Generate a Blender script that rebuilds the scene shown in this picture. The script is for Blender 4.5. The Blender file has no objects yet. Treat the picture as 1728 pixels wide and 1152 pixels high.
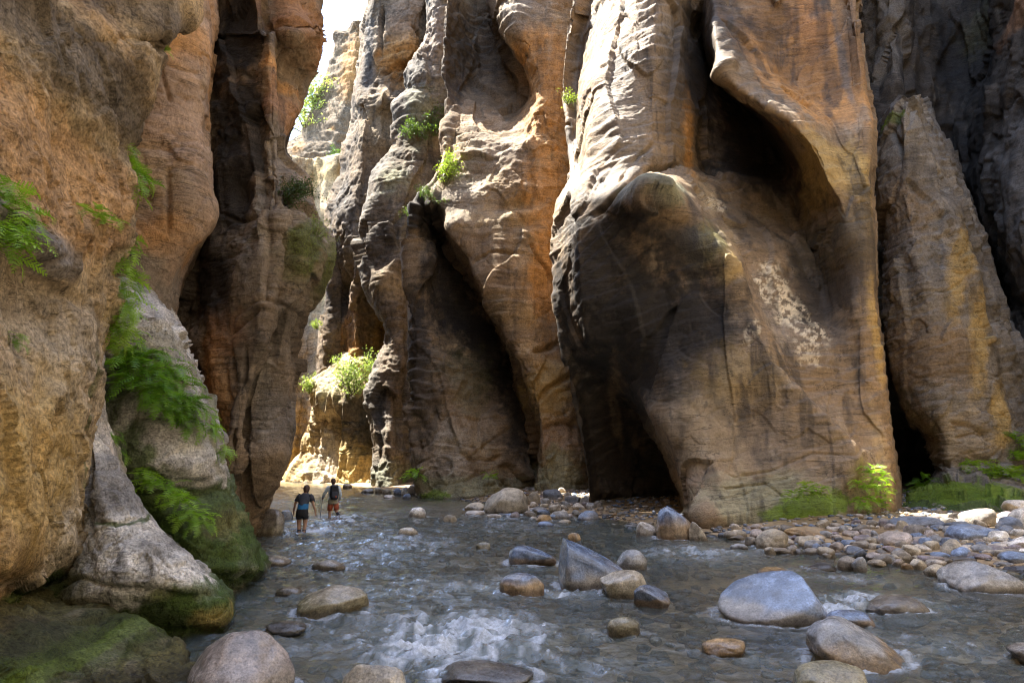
import bpy, math, random
import numpy as np
from mathutils import Vector, Matrix, noise as mnoise

R = math.radians
scene = bpy.context.scene
C = scene.collection

# ---------------------------------------------------------------- camera
F, CX, CY = 1200.0, 864.0, 576.0            # the photograph's focal length and centre, in its pixels
CAM_H, PITCH = 2.36, R(9.18)
cam_data = bpy.data.cameras.new('camera')
cam_data.sensor_width = 36.0
cam_data.lens = F / 1728.0 * 36.0
cam_data.clip_end = 2000.0
cam = bpy.data.objects.new('camera', cam_data)
cam.location = (0, 0, CAM_H)
cam.rotation_euler = (R(90) + PITCH, 0, 0)
C.objects.link(cam)
scene.camera = cam

# ---------------------------------------------------------------- sky, sun, exposure
SUN_EL, SUN_AZ = R(63.0), R(-64.0)          # azimuth from +Y (up the river); negative is to the left
to_sun = Vector((math.sin(SUN_AZ) * math.cos(SUN_EL), math.cos(SUN_AZ) * math.cos(SUN_EL), math.sin(SUN_EL)))
world = bpy.data.worlds.new('World')
scene.world = world
world.use_nodes = True
wn = world.node_tree
bg = wn.nodes['Background']
sky = wn.nodes.new('ShaderNodeTexSky')
sky.sky_type = 'NISHITA'
sky.sun_disc = False
sky.sun_elevation = SUN_EL
sky.sun_rotation = SUN_AZ
wn.links.new(sky.outputs['Color'], bg.inputs['Color'])
bg.inputs['Strength'].default_value = 0.15
sl = bpy.data.lights.new('sun', 'SUN')
sl.energy = 5.0
sl.angle = R(0.53)
sl.color = (1.0, 0.95, 0.86)
sun = bpy.data.objects.new('sun', sl)
sun.rotation_euler = to_sun.to_track_quat('Z', 'Y').to_euler()
sun.location = (-30, 0, 80)
C.objects.link(sun)
vs = scene.view_settings
vs.view_transform = 'Standard'
vs.look = 'None'
vs.gamma = 1.0
vs.use_curve_mapping = False
vs.exposure = 2.65
scene.cycles.use_denoising = True
scene.cycles.filter_width = 1.1
scene.cycles.max_bounces = 8
scene.cycles.diffuse_bounces = 4
scene.cycles.glossy_bounces = 3
scene.cycles.transparent_max_bounces = 16
scene.cycles.caustics_reflective = False
scene.cycles.caustics_refractive = False

# ---------------------------------------------------------------- measuring helpers
CT, ST = math.cos(PITCH), math.sin(PITCH)

def at(px, py, Y):
    """the point at distance Y up the river that was seen at this spot of the photograph"""
    dx, dy = (px - CX) / F, (CY - py) / F
    t = Y / (CT - ST * dy)
    return np.array((dx * t, Y, CAM_H + (ST + CT * dy) * t))

def at_z(px, Y, z):
    dep = Y * CT + (z - CAM_H) * ST
    return np.array(((px - CX) / F * dep, Y, z))

def on_water(px, py, z=0.0):
    dy = (CY - py) / F
    t = (z - CAM_H) / (ST + CT * dy)
    return np.array(((px - CX) / F * t, (CT - ST * dy) * t, z))

def project(P):
    d = P - np.array((0, 0, CAM_H))
    dep = d[..., 1] * CT + d[..., 2] * ST
    up = -d[..., 1] * ST + d[..., 2] * CT
    return CX + F * d[..., 0] / dep, CY - F * up / dep, dep

# ---------------------------------------------------------------- noise (vectorised)
def _h(ix, iy, iz, seed):
    h = (ix.astype(np.uint32) * np.uint32(374761393) + iy.astype(np.uint32) * np.uint32(668265263)
         + iz.astype(np.uint32) * np.uint32(2246822519) + np.uint32((seed * 3266489917) & 0xffffffff))
    h = (h ^ (h >> np.uint32(15))) * np.uint32(2246822519)
    h = (h ^ (h >> np.uint32(13))) * np.uint32(3266489917)
    h = h ^ (h >> np.uint32(16))
    return h.astype(np.float32) * np.float32(2.0 / 4294967295.0) - np.float32(1.0)

def vnoise(P, seed=0):
    P = P.astype(np.float32)
    i = np.floor(P)
    f = P - i
    i = i.astype(np.int64)
    u = f * f * f * (f * (f * 6 - 15) + 10)
    x, y, z = i[..., 0], i[..., 1], i[..., 2]
    ux, uy, uz = u[..., 0], u[..., 1], u[..., 2]
    def c(a, b, d):
        return _h(x + a, y + b, z + d, seed)
    x00 = c(0, 0, 0) * (1 - ux) + c(1, 0, 0) * ux
    x10 = c(0, 1, 0) * (1 - ux) + c(1, 1, 0) * ux
    x01 = c(0, 0, 1) * (1 - ux) + c(1, 0, 1) * ux
    x11 = c(0, 1, 1) * (1 - ux) + c(1, 1, 1) * ux
    return (x00 * (1 - uy) + x10 * uy) * (1 - uz) + (x01 * (1 - uy) + x11 * uy) * uz

_rot = np.array(Matrix.Rotation(0.9, 3, Vector((0.4, 0.7, 0.6)).normalized()), dtype=np.float32)

def fbm(P, octaves=4, seed=0, gain=0.5, ridge=False):
    out, a, tot = 0.0, 1.0, 0.0
    for o in range(octaves):
        n = vnoise(P, seed + o * 17)
        if ridge:
            n = 1.0 - 2.0 * np.abs(n)
        out = out + a * n
        tot += a
        a *= gain
        P = (P @ _rot.T) * 2.03 + 11.3
    return out / tot

def sstep(a, b, x):
    t = np.clip((x - a) / (b - a), 0, 1)
    return t * t * (3 - 2 * t)

def hash1(k, seed=0):
    k = k.astype(np.int64)
    return _h(k, k * 0 + 7, k * 0 + 3, seed) * 0.5 + 0.5

# ---------------------------------------------------------------- materials
def new_mat(name):
    m = bpy.data.materials.new(name)
    m.use_nodes = True
    nt = m.node_tree
    return m, nt, nt.nodes['Principled BSDF']

def nd(nt, kind, **kw):
    n = nt.nodes.new(kind)
    for k, v in kw.items():
        if k in n.inputs:
            n.inputs[k].default_value = v
        else:
            setattr(n, k, v)
    return n

def mathn(nt, op, a, b=None, clamp=False):
    n = nt.nodes.new('ShaderNodeMath')
    n.operation = op
    n.use_clamp = clamp
    for i, v in enumerate((a, b)):
        if v is None:
            continue
        if isinstance(v, (int, float)):
            n.inputs[i].default_value = v
        else:
            nt.links.new(v, n.inputs[i])
    return n.outputs[0]

def mixc(nt, fac, a, b, blend='MIX'):
    n = nt.nodes.new('ShaderNodeMix')
    n.data_type = 'RGBA'
    n.blend_type = blend
    for sock, v in ((n.inputs['Factor'], fac), (n.inputs['A'], a), (n.inputs['B'], b)):
        if isinstance(v, (int, float)):
            sock.default_value = v
        elif isinstance(v, tuple):
            sock.default_value = v if len(v) == 4 else (*v, 1)
        else:
            nt.links.new(v, sock)
    return n.outputs['Result']

def ramp(nt, fac, *stops):
    n = nt.nodes.new('ShaderNodeValToRGB')
    cr = n.color_ramp
    while len(cr.elements) < len(stops):
        cr.elements.new(0.5)
    for e, (p, c) in zip(cr.elements, stops):
        e.position = p
        e.color = (c, c, c, 1) if isinstance(c, (int, float)) else (*c, 1)
    nt.links.new(fac, n.inputs[0])
    return n.outputs[0]

def noise_tex(nt, vec, scale, detail=6, rough=0.55, dist=0.0):
    n = nt.nodes.new('ShaderNodeTexNoise')
    n.inputs['Scale'].default_value = scale
    n.inputs['Detail'].default_value = detail
    n.inputs['Roughness'].default_value = rough
    n.inputs['Distortion'].default_value = dist
    if vec is not None:
        nt.links.new(vec, n.inputs['Vector'])
    return n.outputs['Fac']

def rock_material(name, grain=1.0, bump=0.04, rough=0.85, strata=0.5, spec=0.3, dip=0.2, grit=1.0):
    """weathered sandstone: the surface's own stain colours, grain, thin bedding lines, pitting, wet foot at the waterline"""
    m, nt, b = new_mat(name)
    col = nd(nt, 'ShaderNodeAttribute', attribute_name='Col').outputs['Color']
    pos = nd(nt, 'ShaderNodeNewGeometry').outputs['Position']
    mp = nd(nt, 'ShaderNodeMapping')
    mp.inputs['Rotation'].default_value = (0.1, dip, 0)
    mp.inputs['Scale'].default_value = (0.5, 0.5, 3.2)
    nt.links.new(pos, mp.inputs['Vector'])
    lay = noise_tex(nt, mp.outputs[0], 1.1 * grain, 9, 0.66, 1.1)
    big = noise_tex(nt, pos, 0.9 * grain, 6, 0.6)
    fine = noise_tex(nt, pos, 9.0 * grain, 8, 0.65)
    vor = nd(nt, 'ShaderNodeTexVoronoi', Scale=26.0 * grain)
    nt.links.new(pos, vor.inputs['Vector'])
    msk = ramp(nt, noise_tex(nt, pos, 0.22 * grain, 3, 0.6, 0.6), (0.42, 0.08), (0.60, 1.0))
    lay = mathn(nt, 'ADD', mathn(nt, 'MULTIPLY', mathn(nt, 'SUBTRACT', lay, 0.5), msk), 0.5)
    v1 = ramp(nt, lay, (0.3, 1 - 0.75 * strata), (0.5, 1.0), (0.72, 1 + 0.55 * strata))
    v2 = ramp(nt, big, (0.3, 1 - 0.45 * grit), (0.5, 1.0), (0.7, 1 + 0.4 * grit))
    v3 = ramp(nt, fine, (0.33, 1 - 0.55 * grit), (0.5, 1.0), (0.66, 1 + 0.45 * grit))
    c = mixc(nt, 1.0, col, v1, 'MULTIPLY')
    c = mixc(nt, 1.0, c, v2, 'MULTIPLY')
    c = mixc(nt, 1.0, c, v3, 'MULTIPLY')
    # dirt-filled hairline joints and pits
    jn = noise_tex(nt, mp.outputs[0], 0.55 * grain, 5, 0.6, 0.8)
    jl = mathn(nt, 'ABSOLUTE', mathn(nt, 'SUBTRACT', jn, 0.5))
    c = mixc(nt, 1.0, c, ramp(nt, jl, (0.0, 0.45), (0.012, 1.0)), 'MULTIPLY')
    pn = noise_tex(nt, pos, 3.6 * grain, 5, 0.7, 0.5)
    c = mixc(nt, 1.0, c, ramp(nt, pn, (0.30, 1 - 0.55 * grit), (0.40, 1.0), (0.62, 1.0), (0.72, 1 + 0.35 * grit)), 'MULTIPLY')
    sep = nd(nt, 'ShaderNodeSeparateXYZ')
    nt.links.new(pos, sep.inputs[0])
    wet = mathn(nt, 'ADD', sep.outputs['Z'], mathn(nt, 'MULTIPLY', mathn(nt, 'SUBTRACT', fine, 0.5), 0.35))
    wet = ramp(nt, mathn(nt, 'MULTIPLY', wet, 2.2), (0.05, 0.0), (0.4, 1.0))
    c = mixc(nt, 1.0, c, mixc(nt, wet, (0.45, 0.42, 0.38), (1, 1, 1)), 'MULTIPLY')
    nt.links.new(c, b.inputs['Base Color'])
    rr = mathn(nt, 'ADD', mathn(nt, 'MULTIPLY', wet, rough - 0.3), 0.3)
    nt.links.new(rr, b.inputs['Roughness'])
    b.inputs['Specular IOR Level'].default_value = spec
    hgt = mathn(nt, 'ADD', mathn(nt, 'MULTIPLY', lay, 1.3 * strata), mathn(nt, 'MULTIPLY', fine, 0.5 * grit))
    hgt = mathn(nt, 'ADD', hgt, mathn(nt, 'MULTIPLY', vor.outputs['Distance'], 0.12))
    hgt = mathn(nt, 'ADD', hgt, mathn(nt, 'MULTIPLY', pn, 0.5 * grit))
    bp = nd(nt, 'ShaderNodeBump', Strength=1.0, Distance=bump * 1.5)
    nt.links.new(hgt, bp.inputs['Height'])
    nt.links.new(bp.outputs[0], b.inputs['Normal'])
    return m

PAL = dict(
    orange=(0.56, 0.285, 0.088), rust=(0.40, 0.19, 0.078), brown=(0.26, 0.183, 0.11), tan=(0.45, 0.335, 0.19),
    pale=(0.54, 0.46, 0.345), grey=(0.25, 0.218, 0.178), bluegrey=(0.165, 0.155, 0.145), varnish_and_shade=(0.030, 0.026, 0.023),
    dark=(0.085, 0.068, 0.052), white=(0.64, 0.60, 0.54), moss=(0.06, 0.10, 0.018), mossbright=(0.17, 0.26, 0.02),
    olive=(0.165, 0.145, 0.055), yellow=(0.50, 0.34, 0.11), lichen=(0.72, 0.61, 0.43), pink=(0.43, 0.295, 0.195),
    lichengreen=(0.36, 0.37, 0.23), mud=(0.17, 0.125, 0.09))

# ---------------------------------------------------------------- mesh helpers
def link(o, parent=None):
    C.objects.link(o)
    if parent is not None:
        o.parent = parent
    return o

def tag(o, label=None, cat=None, group=None, kind=None):
    if label:
        o['label'] = label
    if cat:
        o['category'] = cat
    if group:
        o['group'] = group
    if kind:
        o['kind'] = kind
    return o

def mesh_obj(name, verts, faces, mat, parent=None, smooth=True, cols=None):
    me = bpy.data.meshes.new(name)
    if isinstance(faces, np.ndarray) and faces.ndim == 2:
        nv, nf, k = len(verts), len(faces), faces.shape[1]
        me.vertices.add(nv)
        me.vertices.foreach_set('co', np.asarray(verts, dtype=np.float32).ravel())
        me.loops.add(nf * k)
        me.loops.foreach_set('vertex_index', faces.astype(np.int32).ravel())
        me.polygons.add(nf)
        me.polygons.foreach_set('loop_start', np.arange(0, nf * k, k, dtype=np.int32))
        me.update(calc_edges=True)
    else:
        me.from_pydata([tuple(v) for v in verts], [], faces)
        me.update()
    if smooth:
        me.polygons.foreach_set('use_smooth', np.ones(len(me.polygons), dtype=bool))
    if cols is not None:
        a = me.color_attributes.new('Col', 'FLOAT_COLOR', 'POINT')
        c4 = np.ones((len(verts), 4), dtype=np.float32)
        c4[:, :3] = cols
        a.data.foreach_set('color', c4.ravel())
    if mat:
        me.materials.append(mat)
    o = bpy.data.objects.new(name, me)
    return link(o, parent)

def grid_faces(nr, nc, off=0):
    a = np.arange(nr * nc).reshape(nr, nc) + off
    return np.stack((a[:-1, :-1], a[:-1, 1:], a[1:, 1:], a[1:, :-1]), -1).reshape(-1, 4)

def grid_normals(P):
    du = np.gradient(P, axis=1)
    dv = np.gradient(P, axis=0)
    n = np.cross(du, dv)
    return n / (np.linalg.norm(n, axis=-1, keepdims=True) + 1e-9)

def catmull(A, ns, axis, tau=0.42):
    """A: control array; ns[i] samples in span i"""
    A = np.moveaxis(A, axis, 0)
    n = len(A)
    out = []
    for i in range(n - 1):
        p0, p1, p2, p3 = A[max(i - 1, 0)], A[i], A[i + 1], A[min(i + 2, n - 1)]
        m1, m2 = tau * (p2 - p0), tau * (p3 - p1)
        if i == 0:
            m1 = p2 - p1
        if i == n - 2:
            m2 = p2 - p1
        t = np.linspace(0, 1, ns[i], endpoint=False)
        t = t.reshape((-1,) + (1,) * (A.ndim - 1))
        out.append((2 * t**3 - 3 * t**2 + 1) * p1 + (t**3 - 2 * t**2 + t) * m1 + (-2 * t**3 + 3 * t**2) * p2 + (t**3 - t**2) * m2)
    out.append(A[-1:])
    return np.moveaxis(np.concatenate(out), 0, axis)

def polyline_dist(P, pts):
    """distance of each row of P to a 3-D polyline, and the place along it (0..1)"""
    best = np.full(len(P), 1e9)
    where = np.zeros(len(P))
    n = len(pts) - 1
    for i in range(n):
        a, b = pts[i], pts[i + 1]
        ab = b - a
        t = np.clip(((P - a) @ ab) / (ab @ ab + 1e-9), 0, 1)
        d = np.linalg.norm(P - a - t[:, None] * ab, axis=1)
        k = d < best
        best[k] = d[k]
        where[k] = (i + t[k]) / n
    return best, where
# ---------------------------------------------------------------- cliffs
def strata(P, T, dip, seed, warp=0.5):
    w = (P[:, 2] + dip[0] * P[:, 0] + dip[1] * P[:, 1]) / T + warp * fbm(P / (T * 5.0), 3, seed + 5) * 2.0
    k = np.floor(w)
    fr = w - k
    a = 0.25 + 0.75 * hash1(k, seed)
    prof = np.where(fr < 0.82, fr / 0.82, (1 - fr) / 0.18)
    return a * (prof - 0.5), k

def facets(P, size, seed):
    """broken rock: each jittered cell is a plane with its own tilt and set-back"""
    Q = (P / size + 0.35 * np.stack([fbm(P / (size * 0.9), 2, seed + j) for j in range(3)], 1)).astype(np.float32)
    i = np.floor(Q).astype(np.int64)
    best = np.full(len(Q), 1e9, dtype=np.float32)
    out = np.zeros(len(Q), dtype=np.float32)
    for a in (-1, 0, 1):
        for b in (-1, 0, 1):
            for c in (-1, 0, 1):
                x, y, z = i[:, 0] + a, i[:, 1] + b, i[:, 2] + c
                h1, h2, h3 = _h(x, y, z, seed), _h(x, y, z, seed + 1), _h(x, y, z, seed + 2)
                d = Q - np.stack((x + 0.5 + 0.45 * h1, y + 0.5 + 0.45 * h2, z + 0.5 + 0.45 * h3), 1)
                q = (d * d).sum(1)
                k = q < best
                best[k] = q[k]
                out[k] = (d[:, 0] * h2 + d[:, 1] * h3 + d[:, 2] * h1 + 0.5 * h1)[k]
    return out

def cliff(name, label, rows, mat, base='brown', seed=1, step=2.0, top=(), back=((6, 14), (-6, 14)),
          lump=(0.35, 2.6), bed=(0.10, 0.55, (0.25, 0.1)), bed2=(0.03, 0.14), flute=None, fine=0.03, facet=None, joint=1.0, crease=0.30, tone=1.0, plates=None, zones=(),
          cracks=(), bumps=(), stains=(), streak=0.5, mottle=('grey', 0.5), cat='cliff', group='canyon cliffs', rough_low=None):
    """rows: (py, 'px/Y px/Y ...') from the highest row down; py None puts the row at the river bed.
    top: (z, dx, dy) rings that carry the wall on above the highest row."""
    ctrl = []
    for py, s in rows:
        r = []
        for w in s.split():
            px, Y = w.split('/')
            px, Y = float(px), float(Y)
            r.append(at_z(px, Y, -0.9) if py is None else at(px, py, Y))
        ctrl.append(r)
    ctrl = np.array(ctrl)
    for z, dx, dy in top:
        t = ctrl[0].copy()
        zz = t[:, 2]
        t[:, 0] += dx
        t[:, 1] += dy
        t[:, 2] = z + (zz - zz.mean()) * 0.3
        ctrl = np.concatenate((t[None], ctrl))
    ntop = len(top)
    sx, sy, _ = project(ctrl)
    seg_c = np.hypot(np.diff(sx[ntop:], axis=1), np.diff(sy[ntop:], axis=1)).max(axis=0)
    dY = np.abs(np.diff(ctrl[ntop:, :, 1], axis=1)).max(axis=0) / ctrl[..., 1].mean() * F * 0.14
    nc = np.clip(np.ceil(np.maximum(seg_c, dY) / step), 3, 260).astype(int)
    # spans far outside the frame need few samples
    for i in range(len(nc)):
        if sx[ntop:, i].min() > 1760 or sx[ntop:, i + 1].max() < -30:
            nc[i] = min(nc[i], 24)
    seg_r = np.hypot(np.diff(sx, axis=0), np.diff(sy, axis=0)).max(axis=1)
    nr = np.clip(np.ceil(seg_r / step), 3, 200).astype(int)
    nr[:ntop] = 20
    # first columns then rows
    G = catmull(ctrl, nr, 0, 0.40)
    G = catmull(G, nc, 1, crease)
    nR, nC = G.shape[:2]
    N = -grid_normals(G)
    cen = np.array((0, 0, 5.0))
    P = G.reshape(-1, 3)
    Nf = N.reshape(-1, 3)
    flip = np.sign(((cen - P) * Nf).sum(1).mean())
    if flip < 0:
        Nf = -Nf
    px, py, dep = project(P)

    def pick(x, y):
        d = (px - x) ** 2 + (py - y) ** 2
        k = np.where(d < d.min() + 30)[0]
        return P[k[np.argmin(dep[k])]]

    disp = lump[0] * fbm(P / lump[1], 3, seed)
    disp = disp + lump[0] * 0.10 * fbm(P / (lump[1] * 0.3), 3, seed + 3, ridge=True)
    st, k1 = strata(P, bed[1], bed[2], seed + 20)
    st2, k2 = strata(P, bed2[1], bed[2], seed + 40)
    patch = sstep(-0.25, 0.35, fbm(P / 3.0, 2, seed + 60))
    patch2 = sstep(-0.1, 0.3, fbm(P / 2.1 + 30, 2, seed + 63))
    disp = disp + bed[0] * st * (0.1 + 1.1 * patch) + bed2[0] * st2 * (0.08 + 1.1 * patch2)
    if flute:
        amp, sc, d = flute
        d = np.array(d, dtype=float)
        d /= np.linalg.norm(d)
        Q = P - 0.78 * (P @ d)[:, None] * d
        Q = Q + 0.25 * np.stack([fbm(P / (sc * 2), 2, seed + 70 + j) for j in range(3)], 1) * sc
        disp = disp + amp * fbm(Q / sc, 3, seed + 80, ridge=True, gain=0.4)
    disp = disp + fine * fbm(P / 0.35, 4, seed + 90)
    for (zx, zy, rx, ry, za, zt, zd) in zones:
        a = pick(zx, zy)
        m_px = a[1] / F
        q = ((P[:, 0] - a[0]) / m_px / rx) ** 2 + ((P[:, 2] - a[2]) / m_px / ry) ** 2
        disp = disp + za * strata(P, zt, zd, seed + 210, 0.35)[0] * np.exp(-q)
    if plates:
        am, size = plates
        disp = disp + am * facets(P * np.array((1, 1, 0.38)), size, seed + 230)
    # thin joints and parting lines
    for (cs, ca, cw) in ((1.7, 0.10, 0.035), (0.6, 0.045, 0.05)):
        q = P * np.array((0.8, 0.8, 1.5)) + 0.5 * cs * np.stack([fbm(P / cs, 2, seed + 170 + j) for j in range(3)], 1)
        n = fbm(q / (cs * 1.6), 2, seed + 180)
        disp = disp - joint * ca * (dep.mean() / 30) ** 0.5 * np.exp(-(n / cw) ** 2) * sstep(-0.1, 0.3, fbm(P / (cs * 3), 2, seed + 190))
    if facet:
        am, size = facet
        msk = 0.25 + 0.75 * sstep(-0.2, 0.4, fbm(P / (size * 4), 2, seed + 95))
        disp = disp + am * facets(P * np.array((1, 1, 0.7)), size, seed + 96) * msk + am * 0.4 * facets(P, size * 0.37, seed + 99) * msk
    for (pl, wid, dpt) in cracks:
        pts = np.array([pick(*q) for q in pl])
        j = 0.6 * wid * fbm(P / (wid * 5), 2, seed + 11)
        d, wh = polyline_dist(P, pts)
        taper = np.clip(np.minimum(wh, 1 - wh) * 6 + 0.35, 0, 1)
        disp = disp - dpt * taper * np.exp(-((d + j) / wid) ** 2)
    for (bx, by, rx, ry, rot, amp) in bumps:
        a = pick(bx, by)
        m_px = a[1] / F
        dx, dz = (P[:, 0] - a[0]) / m_px, (P[:, 2] - a[2]) / m_px
        c, s = math.cos(R(rot)), math.sin(R(rot))
        q = ((dx * c + dz * s) / rx) ** 2 + ((-dx * s + dz * c) / ry) ** 2
        disp = disp + amp * np.exp(-q * 1.2)
    P2 = P + Nf * disp[:, None]

    # the stone's own colours, plus shade painted into some overhung hollows
    col = np.tile(np.array(PAL[base]), (len(P), 1))
    n1 = fbm(P / 3.5, 4, seed + 100)
    n2 = fbm(P * np.array((1.6, 1.6, 0.16)), 4, seed + 110)
    n3 = fbm(P / 0.8, 4, seed + 120)
    w = sstep(-0.1, 0.5, n1 + 0.35 * n3)[:, None] * mottle[1]
    col = col * (1 - w) + np.array(PAL[mottle[0]]) * w
    layer = hash1(k1, seed + 3)
    col = col * (0.86 + 0.28 * layer)[:, None]
    edge = fbm(P / 0.5, 5, seed + 130, gain=0.65) * 0.8 + fbm(P / 2.0, 2, seed + 131) * 0.35
    speck = fbm(P / 0.22, 4, seed + 133, gain=0.7)
    n5 = fbm(P * np.array((2.3, 2.3, 0.2)) + 40, 4, seed + 140)
    w = (sstep(0.25, 0.6, n5) * 0.3)[:, None]
    col = col * (1 - w) + np.array(PAL['pale']) * w
    mossw = np.zeros(len(P))
    for (bx, by, rx, ry, rot, cname, stren) in stains:
        a = pick(bx, by)
        m_px = a[1] / F
        dx, dz = (P[:, 0] - a[0]) / m_px, (P[:, 2] - a[2]) / m_px
        # stay near the anchor's depth so a stain does not print through to a far face
        near = sstep(6.0, 3.0, np.abs(P[:, 1] - a[1]))
        c, s = math.cos(R(rot)), math.sin(R(rot))
        q = np.sqrt(((dx * c + dz * s) / rx) ** 2 + ((-dx * s + dz * c) / ry) ** 2)
        hard = 0.22 if cname in ('moss', 'mossbright', 'white', 'lichen') else 0.45
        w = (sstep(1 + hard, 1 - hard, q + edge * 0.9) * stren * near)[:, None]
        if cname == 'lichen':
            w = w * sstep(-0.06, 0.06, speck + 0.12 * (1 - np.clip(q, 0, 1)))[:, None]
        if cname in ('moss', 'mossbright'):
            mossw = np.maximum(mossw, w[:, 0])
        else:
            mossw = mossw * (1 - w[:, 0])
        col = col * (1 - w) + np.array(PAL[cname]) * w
    w = (sstep(0.12, 0.55, n2) * streak)[:, None]
    col = col * (1 - w) + np.array(PAL['varnish_and_shade']) * 1.2 * w
    n6 = fbm((P + 0.3 * np.stack((n1, n1, n1 * 0), 1)) * np.array((4.5, 4.5, 0.3)) + 9, 4, seed + 150, gain=0.6)
    w = (sstep(0.10, 0.40, n6) * sstep(-0.3, 0.3, n1 + n2) * streak * 0.9)[:, None]
    col = col * (1 - w) + np.array(PAL['varnish_and_shade']) * 1.4 * w
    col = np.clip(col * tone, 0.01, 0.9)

    verts = P2
    faces = grid_faces(nR, nC)
    # the rest of the rock: its flanks and back, and a cap
    P2g = P2.reshape(nR, nC, 3)
    (rx, ry, rz), (lx, ly, lz) = [(*b, 0) if len(b) == 2 else b for b in back]
    sel = np.unique(np.concatenate((np.linspace(0, nR - 1, 14).astype(int),)))
    base_n = len(verts)
    kz = np.clip(P2g[:, -1, 2] / P2g[:, -1, 2].max(), 0, 1)[:, None]
    rb = P2g[:, -1] + np.array((rx, ry, 0)) + kz * np.array((0, 0, rz))
    lb = P2g[:, 0] + np.array((lx, ly, 0)) + kz * np.array((0, 0, lz))
    verts = np.concatenate((verts, rb, lb))
    ids = np.arange(nR * nC).reshape(nR, nC)
    rid = base_n + np.arange(nR)
    lid = base_n + nR + np.arange(nR)
    q1 = np.stack((ids[:-1, -1], rid[:-1], rid[1:], ids[1:, -1]), -1)
    q2 = np.stack((rid[:-1], lid[:-1], lid[1:], rid[1:]), -1)
    q3 = np.stack((lid[:-1], ids[:-1, 0], ids[1:, 0], lid[1:]), -1)
    mid = len(verts)
    verts = np.concatenate((verts, (P2g[0].mean(0) * 0.4 + rb[0] * 0.3 + lb[0] * 0.3)[None]))
    ring = np.concatenate((ids[0], [rid[0], lid[0]]))
    cap = np.stack((np.roll(ring, -1), ring, np.full(len(ring), mid), np.full(len(ring), mid)), -1)
    faces = np.concatenate((faces, q1, q2, q3))
    cols = np.concatenate((col, np.tile(np.array(PAL[base]), (len(verts) - len(col), 1))))
    if flip > 0:
        faces = faces[:, ::-1]
    tri = cap[:, :3] if flip < 0 else cap[:, 2::-1]
    me_faces = faces
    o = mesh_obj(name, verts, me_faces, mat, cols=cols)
    # cap as triangles, appended with bmesh-free pydata on the same mesh
    me = o.data
    nl, npol = len(me.loops), len(me.polygons)
    me.loops.add(len(tri) * 3)
    me.polygons.add(len(tri))
    li = np.empty(len(me.loops), dtype=np.int32)
    me.loops.foreach_get('vertex_index', li)
    li[nl:] = tri.ravel()
    me.loops.foreach_set('vertex_index', li)
    ls = np.empty(len(me.polygons), dtype=np.int32)
    me.polygons.foreach_get('loop_start', ls)
    ls[npol:] = nl + np.arange(len(tri)) * 3
    me.polygons.foreach_set('loop_start', ls)
    me.update(calc_edges=True)
    me.validate()
    me.polygons.foreach_set('use_smooth', np.ones(len(me.polygons), dtype=bool))
    tag(o, label, cat, group)
    km = np.where((mossw > 0.45) & (px > -40) & (px < 1760) & (py < 1180))[0]
    if len(km):
        km = np.random.default_rng(seed).choice(km, min(len(km), 7000), replace=False)
        MOSS.append((P2[km], Nf[km], dep[km]))
    q_ = project(P2)
    kk = (q_[0] > -60) & (q_[0] < 1790) & (q_[1] > -60) & (q_[1] < 1210)
    SURF[label] = (P2[kk], q_[0][kk], q_[1][kk], q_[2][kk])
    return o, P2g

SURF = {}
MOSS = []
def front_of(px, py, rad=6):
    """the nearest rock surface seen at this spot"""
    best, out_ = 1e9, None
    for P, x, y, d in SURF.values():
        k = np.where((np.abs(x - px) < rad) & (np.abs(y - py) < rad))[0]
        if len(k) and np.median(d[k]) < best:
            best = np.median(d[k])
            out_ = P[k].mean(0)
    return out_

rock_a = rock_material('tufa_sandstone', 2.2, 0.035, 0.9, 0.12)
rock_b = rock_material('bedded_sandstone', 1.2, 0.07, 0.85, 0.6, dip=-0.2, grit=0.6)
rock_c = rock_material('fluted_sandstone', 1.0, 0.06, 0.7, 0.6, dip=-0.4, grit=0.4, spec=0.4)
rock_f = rock_material('far_sandstone', 0.4, 0.12, 0.9, 0.45, grit=0.8)
rock_m = rock_material('mossy_limestone', 3.0, 0.03, 0.85, 0.12)
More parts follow.
